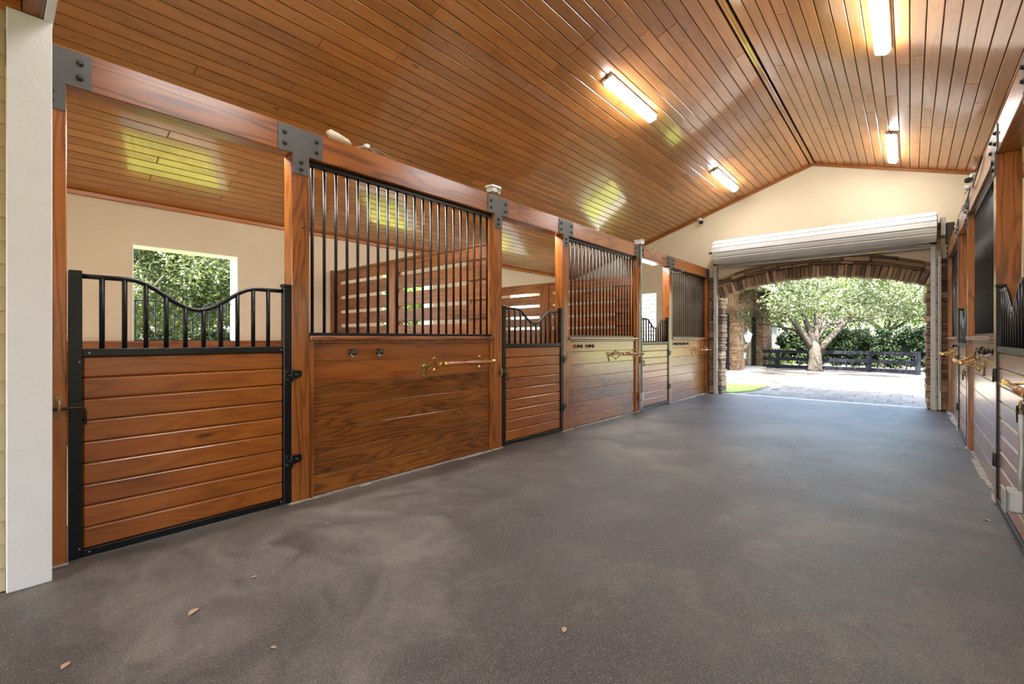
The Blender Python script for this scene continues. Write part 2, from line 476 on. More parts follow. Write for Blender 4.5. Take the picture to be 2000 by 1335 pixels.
R0 = random.Random(7)
def roof_slab(name, side):
    x_end = XB - 0.3 if side < 0 else XBR + 0.3
    mb = MB()
    y0, y1 = YN - 0.13, YE + 0.5
    def q(x, up): return zc(x) + up
    mb.hexa([(RX, y0, RZ + 0.05), (x_end, y0, q(x_end, 0.05)), (x_end, y1, q(x_end, 0.05)), (RX, y1, RZ + 0.05),
             (RX, y0, RZ + 0.20), (x_end, y0, q(x_end, 0.20)), (x_end, y1, q(x_end, 0.20)), (RX, y1, RZ + 0.20)])
    root = mb.build(name, M['groove'])
    tag(root, 'slope of varnished tongue-and-groove pine ceiling planks', kind='structure')
    ang = math.atan(SL)
    pitch = 0.1305
    length = abs((XB if side < 0 else XBR) - RX) / math.cos(ang)
    n = int(length / pitch)
    for i in range(n):
        s = 0.055 + pitch * (i + 0.5)
        x = RX + side * s * math.cos(ang)
        z = RZ - s * math.sin(ang)
        y = YN
        end = YE
        cut = R0.choice([1.1, 1.9, 2.6, 3.3, 4.2])
        while y < end - 0.01:
            L = min(cut, end - y)
            if end - (y + L) < 0.5: L = end - y
            L = round(L, 1) if (y + L) < end - 0.01 else L
            me = cbox(pitch - 0.007, L - 0.003, 0.02, 0.005)
            off = 0.010
            link('plank', me, M['ceil'], root, (x - side * -1 * math.sin(ang) * off, y + L / 2, z + math.cos(ang) * off), (0, side * ang, 0))
            y += L
            cut = R0.choice([3.0, 3.6, 4.2, 4.8])
    return root
roof_slab('ceiling_left', -1)
roof_slab('ceiling_right', 1)
for sgn, i in ((-1, 1), (1, 2)):
    # ridge strip on both sides of the ridge
    o = cb('trim_%d' % i, M['ceil'], RX + (0.001 if sgn > 0 else -0.03), RX + (0.03 if sgn > 0 else -0.001), YN, YE, RZ - 0.030, RZ - 0.004, None, 0.004)
    tag(o, kind='structure')

# end wall (gable) with arched opening and stall windows
AX0, AX1 = -3.34, 0.215
AC = (AX0 + AX1) / 2
SPR, APEX = 2.30, 2.60
hw = (AX1 - AX0) / 2
rise = APEX - SPR
AR = (hw * hw + rise * rise) / (2 * rise)
AZ = APEX - AR
def arch_z(x, extra=0.0):
    d = abs(x - AC)
    r = AR + extra
    return AZ + math.sqrt(max(r * r - d * d, 0.0))
Y2 = YE + 0.27
ew = MB()
def strip(x0, x1, b0, b1, t0=None, t1=None):
    t0 = zc(x0) + 0.06 if t0 is None else t0; t1 = zc(x1) + 0.06 if t1 is None else t1
    ew.hexa([(x0, YE, b0), (x1, YE, b1), (x1, Y2, b1), (x0, Y2, b0), (x0, YE, t0), (x1, YE, t1), (x1, Y2, t1), (x0, Y2, t0)])
W3 = (-6.20, -4.97, 1.25, 2.50)
strip(XB - 0.3, W3[0], 0, 0)
strip(W3[0], W3[1], 0, 0, W3[2], W3[2])
strip(W3[0], W3[1], W3[3], W3[3])
def outer_z(x):
    d = x - AC
    if abs(d) > hw + 0.03: return 2.70
    return AZ + math.sqrt((AR + 0.44) ** 2 - d * d) - 0.03 - 0.05 * (d / hw) ** 2
strip(W3[1], XL + 0.01, 0, 0)
xs = sorted([XL + 0.01, AX0 - 0.031] + list(np.linspace(AX0 - 0.03, AX1 + 0.03, 25)) + [RX, AX1 + 0.031, XR + 0.11])
for a, b_ in zip(xs[:-1], xs[1:]):
    strip(a, b_, outer_z(a), outer_z(b_))
strip(XR + 0.11, XBR + 0.3, 0, 0)
wall_end = ew.build('wall_end', M['stucco'])
tag(wall_end, 'cream stucco gable wall above the stone archway', kind='structure')

# side walls with stall windows
def side_wall(name, xf, xo, wins):
    mb = MB()
    x0, x1 = min(xf, xo), max(xf, xo)
    zt = 3.30
    y = 0.02
    for (a, b_, z0, z1) in wins:
        mb.box(x0, x1, y, a, 0, zt)
        mb.box(x0, x1, a, b_, 0, z0)
        mb.box(x0, x1, a, b_, z1, zt)
        y = b_
    mb.box(x0, x1, y, Y2, 0, zt)
    o = mb.build(name, M['stucco'])
    return tag(o, 'cream stucco back wall of the stalls', kind='structure')
WINS = [(1.21 + 3.70 * k, 2.44 + 3.70 * k, 1.24, 2.525) for k in range(3)]
side_wall('wall_left', XB, XB - 0.30, WINS)
side_wall('wall_right', XBR, XBR + 0.30, WINS)
# near gable over and beside the opening
mb = MB()
mb.box(XB - 0.3, XL - 0.20, 0.02, 0.14, 0, 3.064)
mb.box(XR + 0.20, XBR + 0.3, 0.02, 0.14, 0, 3.064)
for a, b_ in ((XB - 0.3, RX), (RX, XBR + 0.3)):
    mb.hexa([(a, 0.06, 3.065), (b_, 0.06, 3.065), (b_, 0.185, 3.065), (a, 0.185, 3.065), (a, 0.06, zc(a) + 0.06), (b_, 0.06, zc(b_) + 0.06), (b_, 0.185, zc(b_) + 0.06), (a, 0.185, zc(a) + 0.06)])
tag(mb.build('wall_front', M['stucco']), 'stucco gable wall over the near opening', kind='structure')

# trims of the ceiling
def trim(i, mat, a, b_, w, h):
    a, b_ = Vector(a), Vector(b_)
    d = b_ - a
    me = cbox(d.length if abs(d.x) > 0.1 else w, d.length if abs(d.y) > 0.1 else w, h, 0.006)
    rot = (0, -math.atan2(d.z, d.x), 0) if abs(d.x) > 0.1 else None
    if rot and d.x < 0: rot = (0, -math.atan2(-d.z, -d.x), 0)
    o = link('trim_%d' % i, me, mat, None, (a + b_) / 2, rot)
    return tag(o, kind='structure')
trim(3, M['trim_y'], (XB + 0.022, 0.19, zc(XB) - 0.028), (XB + 0.022, YE, zc(XB) - 0.028), 0.04, 0.055)
trim(4, M['trim_y'], (XBR - 0.022, 0.19, zc(XBR) - 0.028), (XBR - 0.022, YE, zc(XBR) - 0.028), 0.04, 0.055)
trim(5, M['trim_x'], (XB, YE - 0.02, zc(XB) - 0.03), (RX, YE - 0.02, RZ - 0.03), 0.035, 0.055)
trim(6, M['trim_x'], (RX, YE - 0.02, RZ - 0.03), (XBR, YE - 0.02, zc(XBR) - 0.03), 0.035, 0.055)

# porch at the near end: white corner column, header trim, wood soffit, siding
COLX = -3.465
col = empty('corner_column', (COLX, 0.135, 0), 'white painted corner column beside tan lap siding', 'column')
cb('corner_board', M['white'], -0.035, 0, -0.081, 0.085, 0.0, 2.994, col, 0.004)
cb('return_board', M['white'], -0.175, -0.036, 0.045, 0.085, 0.0, 2.994, col, 0.004)
o = cb('trim_7', M['white'], XL, XR, 0.188, 0.225, 2.994, 3.20, None, 0.004)
tag(o, 'white header trim board across the near opening', kind='structure')
sof = MB().box(-8.0, 9.0, -6.0, 0.058, 3.10, 3.2).build('ceiling_porch', M['dark'])  # lengthened out of view to shade the white column
tag(sof, 'brown wooden porch soffit at the near opening', kind='structure')
for k in range(42):
    y1_ = 0.108 - 0.14 * k
    link('plank', cbox(8.26, 0.135, 0.03, 0.004), M['part_x'], sof, (0.5, y1_ - 0.07, 3.048))
tag(cb('trim_8', M['part_x'], XL - 0.05, XR + 0.1, 0.11, 0.187, 2.996, 3.058, None, 0.004), kind='structure')
tag(cb('trim_9', M['trim_y'], COLX - 0.06, COLX + 0.02, -6.0, 0.108, 2.996, 3.05, None, 0.004), kind='structure')
sid = MB().box(COLX - 0.17, COLX - 0.07, -6.0, 0.05, 0, 3.0).build('wall_siding', M['siding'])
tag(sid, 'tan lap siding wall beyond the white column', kind='structure')
for k in range(25):
    z0 = 0.005 + 0.12 * k
    x = COLX - 0.07
    MB().hexa([(x, -6.0, z0), (x + 0.03, -6.0, z0), (x + 0.03, 0.052, z0), (x, 0.052, z0), (x, -6.0, z0 + 0.128), (x + 0.012, -6.0, z0 + 0.128), (x + 0.012, 0.052, z0 + 0.128), (x, 0.052, z0 + 0.128)]).build('siding_board', M['siding'], sid)

sid2 = MB().box(0.43, 0.55, -6.0, 0.015, 0, 3.0).build('wall_passage', M['siding'])  # wall added out of view to cut the light on the white column
tag(sid2, 'tan siding wall of the entry passage', kind='structure')

# pale concrete kerbs along the stall fronts
for s, x in ((1, XL), (-1, XR)):
    mb = MB()
    rr = random.Random(3)
    for k in range(3):
        y = POSTS[2 * k + 1] - 0.02; ye = min(POSTS[2 * k + 2] + PW + 0.02, YE - 0.07)
        while y < ye:
            y2 = min(ye, y + rr.uniform(0.10, 0.35))
            w = rr.uniform(-0.025, 0.022)
            xa, xb = sorted((x - s * 0.15, x + s * w))
            mb.box(xa, xb, y, y2, 0.0, 0.007)
            y = y2
    tag(mb.build('trim_10' if s > 0 else 'trim_11', M['concrete']), 'thin pale concrete strip under the stall fronts', kind='structure')

# ------------------------------------------------------------------ windows in the back wall
def yoke_path(w, z0, dip, a0, a1, n=22):
    """top rail of a yoke grille: (u, z) over width w; the dip lies between a0 and a1"""
    pts = [(0, z0)]
    for i in range(n + 1):
        u = a0 + (a1 - a0) * i / n
        pts.append((u, z0 - dip * 0.5 * (1 - math.cos(2 * PI * i / n))))
    pts.append((w, z0))
    return pts
def yoke_z(u, z0, dip, a0, a1):
    if u <= a0 or u >= a1: return z0
    return z0 - dip * 0.5 * (1 - math.cos(2 * PI * (u - a0) / (a1 - a0)))

def stall_window(i, y0, y1, z0, z1, xf=XB, s=-1, detail=True):
    root = empty('window_%d' % i, (xf, (y0 + y1) / 2, z0), None)
    tag(root, 'unglazed stall window with white reveal and black yoke guard', kind='structure')
    hw_ = (y1 - y0) / 2; h = z1 - z0
    d = 0.30 * s
    cb('reveal', M['white'], 0.002 * s, d, -hw_, -hw_ + 0.012, 0, h, root, 0.002)
    cb('reveal', M['white'], 0.002 * s, d, hw_ - 0.012, hw_, 0, h, root, 0.002)
    cb('reveal', M['white'], 0.002 * s, d, -hw_ + 0.012, hw_ - 0.012, h - 0.012, h, root, 0.002)
    cb('reveal', M['white'], 0.002 * s, d, -hw_ + 0.012, hw_ - 0.012, 0, 0.012, root, 0.002)
    if detail:
        w = 2 * hw_ - 0.03
        x = d * 0.93
        ZT, DP = 0.58, 0.27
        g = MB()
        g.tube([(x, u - w / 2, z) for u, z in yoke_path(w, ZT, DP, 0.30, 0.95)], 0.012, 8)
        go = g.build('guard_rail', M['black'], root)
        cb('guard_base', M['black'], x - 0.012, x + 0.012, -w / 2, w / 2, 0.012, 0.045, root, 0.002)
        for k in range(11):
            u = 0.06 + k * (w - 0.12) / 10
            MB().cyl((x, u - w / 2, 0.04), (x, u - w / 2, yoke_z(u, ZT, DP, 0.30, 0.95)), 0.009, 8).build('guard_bar', M['black'], root)
for k, (a, b_, z0, z1) in enumerate(WINS):
    stall_window(k + 1, a, b_, z0, z1)
for k, (a, b_, z0, z1) in enumerate(WINS):
    stall_window(k + 4, a, b_, z0, z1, XBR, 1, False)
# end-wall window of the far stall
root = empty('window_7', ((W3[0] + W3[1]) / 2, YE, W3[2]))
tag(root, 'end wall stall window showing white siding outside', kind='structure')
hw_ = (W3[1] - W3[0]) / 2; h = W3[3] - W3[2]
cb('reveal', M['white'], -hw_, -hw_ + 0.012, 0.002, 0.27, 0, h, root, 0.002)
cb('reveal', M['white'], hw_ - 0.012, hw_, 0.002, 0.27, 0, h, root, 0.002)
cb('reveal', M['white'], -hw_ + 0.012, hw_ - 0.012, 0.002, 0.27, h - 0.012, h, root, 0.002)

# wainscot inside the stalls along the back wall
for k in range(3):
    y0 = POSTS[2 * k] + PW / 2 + 0.05; y1 = POSTS[2 * k + 2] + PW / 2 - 0.05
    root = empty('wainscot', (XB, (y0 + y1) / 2, 0), ['brown board wainscot behind the gate beside the white column', 'brown board wainscot in the middle stall behind the slatted partition', 'brown board wainscot in the stall beside the end wall'][k], 'wainscot', 'stall wainscots')
    hw_ = (y1 - y0) / 2
    for j in range(6):
        cb('board', M['panel_y'], 0.003, 0.033, -hw_, hw_, 0.02 + j * 0.19, 0.02 + j * 0.19 + 0.186, root, 0.004)
    cb('cap', M['beam_y'], 0.003, 0.055, -hw_, hw_, 1.165, 1.27, root, 0.005)

# pale litter added on the stall floors, out of view, to bounce light up
M['shavings'] = plain('pine_shavings', (0.60, 0.50, 0.36), 0.9, 0.0, 0.25, 30, 0.6, 50)
def bounce_bedding(x0, x1, y0, y1, label):
    r = random.Random(int(y0 * 100 + x0)); mb = MB(); n = 14
    vs_ = []; fs = []
    for i in range(n + 1):
        for j in range(n + 1):
            e = min(i, j, n - i, n - j)
            vs_.append((x0 + (x1 - x0) * i / n, y0 + (y1 - y0) * j / n, 0.012 if e == 0 else 0.05 + r.uniform(0, 0.05)))
    for i in range(n):
        for j in range(n):
            a = i * (n + 1) + j
            fs.append((a, a + n + 1, a + n + 2, a + 1))
    mb.add(vs_, fs, True)
    tag(mb.build('shavings', M['shavings']), label, 'bedding', None, 'stuff')
for k in range(3):
    bounce_bedding(XB + 0.06, XL - PW - 0.03, POSTS[2 * k] + 0.2, POSTS[2 * k + 2] - 0.02, ['pale pine shavings bedding in the stall by the white column', 'pale pine shavings bedding in the middle stall', 'pale pine shavings bedding in the stall beside the end wall'][k])
bounce_bedding(XR + PW + 0.03, XBR - 0.05, 0.3, YE - 0.1, 'pale pine shavings bedding behind the opposite row')

# ------------------------------------------------------------------ timber posts with bolted steel plates, beams
ORD = ['first', 'second', 'third', 'fourth', 'fifth', 'sixth', 'seventh']
PR = [p - 0.05 for p in POSTS]

def plate_mesh(s, left=True, right=True):
    """T-shaped steel plate, local y along the beam, x out of the face; z absolute"""
    a0 = -0.175 if left else -0.0635
    a1 = 0.175 if right else 0.0635
    poly = [(-0.0635, 2.60), (0.0635, 2.60), (0.0635, 2.757), (a1, 2.757), (a1, 2.96), (a0, 2.96), (a0, 2.757), (-0.0635, 2.757)]
    out = []
    for p in poly:
        if not out or p != out[-1]: out.append(p)
    return MB().prism(out, lambda u, v: (s * 0.0005, u, v), lambda u, v: (s * 0.0075, u, v))

def bolt(parent, s, y, z):
    mb = MB()
    mb.lathe((s * 0.007, y, z), (s, 0, 0), [(0, 0.019), (0.004, 0.019), (0.0055, 0.0125)], 14)
    mb.lathe((s * 0.0125, y, z), (s, 0, 0), [(0, 0.0135), (0.011, 0.0125), (0.0125, 0.009)], 6)
    return mb.build('bolt', M['bolt'], parent)

def timber_post(s, x, y, label, group, left=True, right=True, zb=0.006):
    root = empty('timber_post', (x, y + PW / 2, 0), label, 'post', group)
    o = link('shaft', cbox(PW, PW, BEAM0 - zb, 0.005), M['post_z'], root, (-s * PW / 2, 0, (BEAM0 + zb) / 2))
    pl = plate_mesh(s, left, right).build('plate', M['plate'], root)
    ys = ([-0.125] if left else []) + ([0.125] if right else [])
    for yy in ys:
        for zz in (2.815, 2.90): bolt(pl, s, yy, zz)
    for zz in (2.645, 2.70): bolt(pl, s, 0, zz)
    cb('footing', M['concrete'], -s * (PW + 0.01), s * 0.015, -PW / 2 - 0.012, PW / 2 + 0.006, 0.001, 0.016, root, 0.004)
    return root

for i, y in enumerate(POSTS):
    lab = ['timber post pressed against the white corner column, steel corner plate on top',
           'timber post with two black hinges of the gate by the white column',
           'timber post with steel T-plate under the white box on the beam',
           'timber post carrying hinges of the second gate from the white column',
           'timber post with grey conduit running down its face',
           'timber post carrying hinges of the gate with pale glare',
           'last timber post of the white-column row, touching the stone archway'][i]
    timber_post(1, XL, y, lab, 'timber posts of the white-column row', True, i < 6)
for i, y in enumerate(PR):
    if i < 2: continue
    lab = ['', '', 'timber post of the opposite row with conduit and metal box, at the picture edge',
           'large timber post of the opposite row hinging the gate at the picture edge',
           'timber post of the opposite row beside the brass hooks, dark side face showing',
           'timber post of the opposite row with wire ring hanging above',
           'last timber post of the opposite row, touching the stone archway'][i]
    timber_post(-1, XR, y, lab, 'timber posts of the opposite row', True, i < 6)

def beam(s, x, y0, y1, label, group):
    root = empty('timber_beam', (x - s * PW / 2, (y0 + y1) / 2, BEAM0), label, 'beam', group)
    tag(root, kind='thing')
    link('timber', cbox(PW, y1 - y0 - 0.002, BEAM1 - BEAM0, 0.005), M['beam_y'], root, (0, 0, (BEAM1 - BEAM0) / 2))
    return root
for i in range(6):
    y0 = POSTS[i] + (PW / 2 if i else -0.0); y1 = POSTS[i + 1] + (PW / 2 if i < 5 else PW)
    lab = ['glossy timber beam over the gate beside the white column', 'timber beam over the long bar grille, with cream horn and cable on top',
           'timber beam over the second gate from the white column', 'timber beam over the second bar grille from the white column',
           'timber beam over the gate with pale glare, crossed by a loose cable', 'short-looking timber beam meeting the end wall at the rolled door, white-column row'][i]
    beam(1, XL, y0, y1, lab, 'beams of the white-column row')
for i in range(1, 6):
    y0 = PR[i] + (PW / 2 if i else 0); y1 = PR[i + 1] + (PW / 2 if i < 5 else PW)
    lab = ['', 'beam of the opposite row over the stall front outside the picture', 'pale gleaming beam of the opposite row at the picture edge', 'beam of the opposite row carrying a black wire and white sensor',
           'beam of the opposite row with sagging white wire', 'beam of the opposite row meeting the end wall beside the chain hoist'][i]
    beam(-1, XR, y0, y1, lab, 'beams of the opposite row')

# ------------------------------------------------------------------ stall gates
def stall_gate(s, x, y0, y1, label, group):
    """gate between two posts; latch at the near stile, hinges at the far stile"""
    g0 = y0 + 0.007; g1 = y1 - 0.007
    W = g1 - g0
    root = empty('stall_gate', (x, (g0 + g1) / 2, 0), label, 'gate', group)
    def bx(name, mat, xa, xb, ya, yb, za, zb, b=0.003, par=root):
        return cb(name, mat, s * xa, s * xb, ya, yb, za, zb, par, b)
    h = W / 2
    st0, st1 = 0.058, 0.054
    bx('stile', M['black'], -0.05, 0.004, -h, -h + st0, 0.018, 1.698, 0.004)
    fs = bx('stile', M['black'], -0.05, 0.004, h - st1, h, 0.018, 1.70, 0.004)
    bx('stile_cap', M['black'], -0.056, 0.010, h - st1 - 0.006, h + 0.003, 1.70, 1.722, 0.003)
    bx('mid_rail', M['black'], -0.045, 0.0, -h + st0, h - st1, 1.195, 1.24, 0.003)
    bx('bottom_rail', M['black'], -0.045, 0.0, -h + st0, h - st1, 0.018, 0.062, 0.003)
    a, b_ = -h + st0, h - st1
    n = 9; bh = (1.195 - 0.062) / n
    for k in range(n):
        z0 = 0.062 + k * bh
        bx('board', M['gate_y'], -0.036, -0.008, a + 0.001, b_ - 0.001, z0 + 0.0012, z0 + bh - 0.0012, 0.0095)
    bx('back_sheet', M['dark'], -0.041, -0.0365, a, b_, 0.062, 1.195, 0.0005)
    # yoke
    w = b_ - a
    a0, a1 = w * 0.185, w * 0.835
    ZT, DP = 1.668, 0.175
    MB().tube([(-s * 0.022, a + u, z) for u, z in yoke_path(w, ZT, DP, a0, a1)], 0.0145, 10).build('yoke_rail', M['black'], root)
    nb = 10
    for k in range(nb):
        u = w * (0.078 + 0.0922 * k)
        zt = yoke_z(u, ZT, DP, a0, a1)
        MB().cyl((-s * 0.022, a + u, 1.236), (-s * 0.022, a + u, zt), 0.0140, 10).build('yoke_bar', M['black'], root)
    # rivets
    for (yy, zz) in ((a + 0.03, 1.215), (b_ - 0.02, 1.215), (-h + 0.045, 1.165), (-h + 0.045, 0.075), (a + 0.03, 0.045), (b_ - 0.02, 0.045)):
        MB().ball((s * 0.003, yy, zz), 0.005, 8, 4, (0.5, 1, 1)).build('rivet', M['galv'], root)
    # hinges: plate on the stile, tapered leaf on the post
    for zz in (1.014, 0.35):
        hg = MB().prism([(h + 0.004, zz - 0.036), (h + 0.072, zz - 0.016), (h + 0.082, zz - 0.004), (h + 0.082, zz + 0.024), (h + 0.074, zz + 0.034), (h + 0.004, zz + 0.036)], lambda u, v: (s * 0.001, u, v), lambda u, v: (s * 0.010, u, v)).build('hinge', M['black'], root)
        cb('hinge_plate', M['black'], s * 0.004, s * 0.012, h - 0.048, h - 0.006, zz - 0.05, zz + 0.05, hg, 0.002)
        MB().cyl((s * 0.013, h + 0.001, zz - 0.052), (s * 0.013, h + 0.001, zz + 0.052), 0.009, 10).build('pin', M['black'], hg)
        for (dy, dz) in ((-0.03, 0.03), (-0.03, -0.03), (-0.016, 0.0), (0.035, 0.008), (0.05, 0.004)):
            MB().ball((s * 0.012, h + dy, zz + dz), 0.004, 6, 4, (0.5, 1, 1)).build('screw', M['galv'], hg)
    # sliding latch on the near stile with a keeper on the post
    zz = 0.90
    la = MB().cyl((s * 0.022, -h - 0.075, zz), (s * 0.022, -h + 0.055, zz + 0.002), 0.008, 10)
    la.tube([(s * 0.022, -h + 0.05, zz + 0.002), (s * 0.030, -h + 0.066, zz - 0.002), (s * 0.030, -h + 0.070, zz - 0.03), (s * 0.028, -h + 0.068, zz - 0.10)], 0.0065, 8)
    lo = la.build('latch_bolt', M['iron'], root)
    cb('latch_plate', M['black'], s * 0.003, s * 0.014, -h + 0.004, -h + 0.054, zz - 0.05, zz + 0.022, lo, 0.002)
    k = MB().box(*sorted((s * 0.004, s * 0.010)), -h - 0.052, -h - 0.030, zz - 0.045, zz + 0.075)
    k.tube([(s * 0.008, -h - 0.041, zz + 0.06), (s * 0.030, -h - 0.041, zz + 0.035), (s * 0.034, -h - 0.041, zz), (s * 0.026, -h - 0.041, zz - 0.03), (s * 0.008, -h - 0.041, zz - 0.038)], 0.007, 8)
    k.build('keeper', M['oldbrass'], lo)
    return root
GL = ['stall gate of black frame and brown boards beside the white corner column', 'second stall gate counted from the white corner column, its dipped rail against the slatted partition',
      'stall gate with pale glare on its boards, white siding seen through a window behind it']
for k in range(3):
    stall_gate(1, XL, POSTS[2 * k] + PW, POSTS[2 * k + 1], GL[k], 'stall gates of the white-column row')
GR = ['', 'stall gate of the opposite row cut off by the picture edge', 'thin-looking stall gate of the opposite row near the archway, hook hanging on it']
for k in (1, 2):
    stall_gate(-1, XR, PR[2 * k] + PW, PR[2 * k + 1], GR[k], 'stall gates of the opposite row')

# ------------------------------------------------------------------ stall fronts: board panel below, bar grille above
_bar = None
def stall_front(s, x, y0, y1, label, group):
    root = empty('stall_screen', (x, (y0 + y1) / 2, 0), label, 'stall front', group)
    h = (y1 - y0) / 2 - 0.001
    def bx(name, mat, xa, xb, ya, yb, za, zb, b=0.003):
        return cb(name, mat, s * xa, s * xb, ya, yb, za, zb, root, b)
    bx('side_strip', M['post_z'], -0.075, -0.008, -h, -h + 0.040, 0.014, 1.285)
    bx('side_strip', M['post_z'], -0.075, -0.008, h - 0.040, h, 0.014, 1.285)
    zs = [0.014, 0.180, 0.362, 0.548, 0.731, 0.922, 1.109, 1.262]
    for k in range(7):
        bx('board', M['panel_y' if k < 5 else 'panel_top'], -0.070, -0.034, -h + 0.041, h - 0.041, zs[k] + 0.0015, zs[k + 1] - 0.0015, 0.004)
    bx('sub_rail', M['post_z'], -0.075, -0.022, -h + 0.041, h - 0.041, 1.263, 1.287)
    bx('sill', M['beam_y'], -0.135, 0.022, -h + 0.0, h - 0.0, 1.288, 1.322, 0.006)
    # grille
    bx('grille_rail', M['black'], -0.085, -0.045, -h + 0.001, h - 0.001, 1.323, 1.350)
    bx('grille_rail', M['black'], -0.085, -0.045, -h + 0.001, h - 0.001, 2.712, 2.753)
    n = int(round((2 * h) / 0.1)) - 1
    global _bar
    if _bar is None:
        _bar = MB().cyl((0, 0, 0), (0, 0, 1.366), 0.0130, 10).mesh('grille_bar')
    for k in range(n):
        u = -h + (2 * h) * (k + 0.5 + 0.0) / n
        link('grille_bar', _bar, M['black'], root, (-s * 0.065, u, 1.348))
    return root
FL_ = ['long stall front with bar grille between the second and third timber posts', 'stall front with bar grille beyond the second gate, brass hook on its boards', 'stall front with bar grille beside the stone archway, white-column row']
for k in range(3):
    stall_front(1, XL, POSTS[2 * k + 1] + PW, POSTS[2 * k + 2], FL_[k], 'stall fronts of the white-column row')
FR_ = ['stall front of the opposite row holding the rod that pokes in at the picture edge', 'stall front of the opposite row with brass hooks and dark bar grille', 'narrow-looking stall front of the opposite row beside the archway']
for k in range(3):
    stall_front(-1, XR, PR[2 * k + 1] + PW, PR[2 * k + 2], FR_[k], 'stall fronts of the opposite row')

# ------------------------------------------------------------------ slatted partitions between the stalls
def partition(y, label):
    x0, x1 = XB + 0.002, XL - PW - 0.004
    root = empty('stall_partition', ((x0 + x1) / 2, y, 0), label, 'partition', 'slatted stall partitions')
    tag(root, kind='thing')
    h = (x1 - x0) / 2
    d = 0.022
    X = lambda x: x - (x0 + x1) / 2
    cb('end_stile', M['part_z'], -h, -h + 0.10, -0.05, 0.05, 0.01, 2.475, root)
    cb('top_rail', M['part_x'], -h + 0.10, h, -0.05, 0.05, 2.415, 2.455, root, 0.005)
    cb('stile', M['part_z'], X(-5.84), X(-5.64), -0.066, -0.038, 0.01, 2.41, root)
    for (a, b_) in ((-h + 0.101, X(-7.31)), (X(-5.84), X(-5.56)), (X(-4.13), h)):
        cb('back_stile', M['part_z'], a, b_, -0.012, 0.028, 0.01, 2.41, root)
    for (a, b_) in ((-h + 0.101, X(-5.70)), (X(-5.62), h)):
        for (za, zb) in ((2.262, 2.412), (2.017, 2.208), (1.775, 1.963), (1.545, 1.722), (1.305, 1.490), (1.105, 1.303), (0.905, 1.103), (0.705, 0.903), (0.505, 0.703), (0.305, 0.503), (0.02, 0.303)):
            cb('slat', M['part_x'], a, b_, -0.036, -0.014, za, zb, root, 0.004)
    return root
partition(POSTS[2] + PW / 2, 'slatted wooden partition seen through the long bar grille')
partition(POSTS[4] + PW / 2, 'slatted wooden partition seen through the second bar grille')

# ------------------------------------------------------------------ tack hardware
def tack_knob(s, x, y, z, label, group):
    root = empty('tack_knob', (x - s * 0.034, y, z), label, 'hook', group)
    MB().lathe((0, 0, 0), (s, 0, 0), [(0, 0.026), (0.006, 0.026), (0.010, 0.014), (0.035, 0.012), (0.045, 0.020)], 12).build('stem', M['iron'], root)
    k = MB().lathe((s * 0.045, 0, 0), (s, 0, 0), [(0, 0.020), (0.008, 0.029), (0.018, 0.029), (0.024, 0.020), (0.026, 0.010)], 10).build('knob', M['iron'], root)
    MB().lathe((s * 0.071, 0, 0), (s, 0, 0), [(0, 0.009), (0.004, 0.006)], 8).build('screw', M['oldbrass'], k)
    MB().tube([(s * 0.012, 0, -0.012), (s * 0.030, 0, -0.036), (s * 0.050, 0, -0.034)], [0.006, 0.006, 0.008], 8).build('tip', M['whitebox'], root)
    return root

def bracket(s, y, parent, z=0.0):
    mb = MB()
    for dz in (0.055, -0.065):
        mb.lathe((-s * 0.034, y, dz), (s, 0, 0), [(0, 0.022), (0.006, 0.021), (0.012, 0.013), (0.016, 0.008)], 12)
        mb.tube([(-s * 0.026, y, dz), (s * 0.00, y, dz * 0.75), (s * 0.045, y, dz * 0.28), (s * 0.085, y, 0.004)], [0.006, 0.006, 0.007, 0.008], 8)
    mb.tube([(s * 0.02, y, 0.03), (s * 0.035, y, 0.0), (s * 0.02, y, -0.032)], 0.005, 8)
    return mb.build('bracket', M['brass'], parent)

def blanket_bar(s, x, ya, yb, z, label, group):
    root = empty('blanket_bar', (x, (ya + yb) / 2, z), label, 'bar', group)
    h = (yb - ya) / 2
    r = MB().cyl((s * 0.105, -h + 0.02, 0), (s * 0.105, h - 0.02, 0), 0.020, 14).build('rod', M['rod_y'], root)
    for sg in (-1, 1):
        MB().lathe((s * 0.105, sg * (h - 0.045), 0), (0, sg, 0), [(0, 0.0225), (0.03, 0.0225), (0.038, 0.026), (0.046, 0.024), (0.050, 0.012)], 14).build('end_cap', M['brass'], root)
    bracket(s, -h - 0.02, root)
    bracket(s, h - 0.10, root)
    return root

def bridle_hook(s, x, y, z, label, group):
    root = empty('bridle_hook', (x - s * 0.034, y, z), label, 'hook', group)
    p = [(-0.040, 0.050), (-0.020, 0.054), (0.0, 0.046), (0.020, 0.054), (0.040, 0.050), (0.036, 0.0), (0.020, -0.042), (0.004, -0.070), (-0.004, -0.070), (-0.020, -0.042), (-0.036, 0.0)]
    pl = MB().prism(p, lambda u, v: (s * 0.001, u, v), lambda u, v: (s * 0.010, u * 0.94, v * 0.94)).build('plaque', M['oldbrass'], root)
    MB().ball((s * 0.012, 0, 0.012), 0.018, 10, 6, (0.6, 1, 1)).build('boss', M['brass'], pl)
    MB().lathe((s * 0.008, 0, -0.078), (0, 0, -1), [(-0.012, 0.004), (0, 0.010), (0.010, 0.009), (0.016, 0.003)], 8).build('drop', M['oldbrass'], pl)
    pts = [(s * 0.014, 0.0, 0.008)] + [(s * (0.045 + 0.02 * math.sin(t)), 0.045 + 0.028 * math.cos(t), 0.012 + 0.03 * math.sin(t)) for t in np.linspace(2.6, -2.4, 12)]
    MB().tube(pts, 0.006, 8).build('hook', M['oldbrass'], root)
    return root

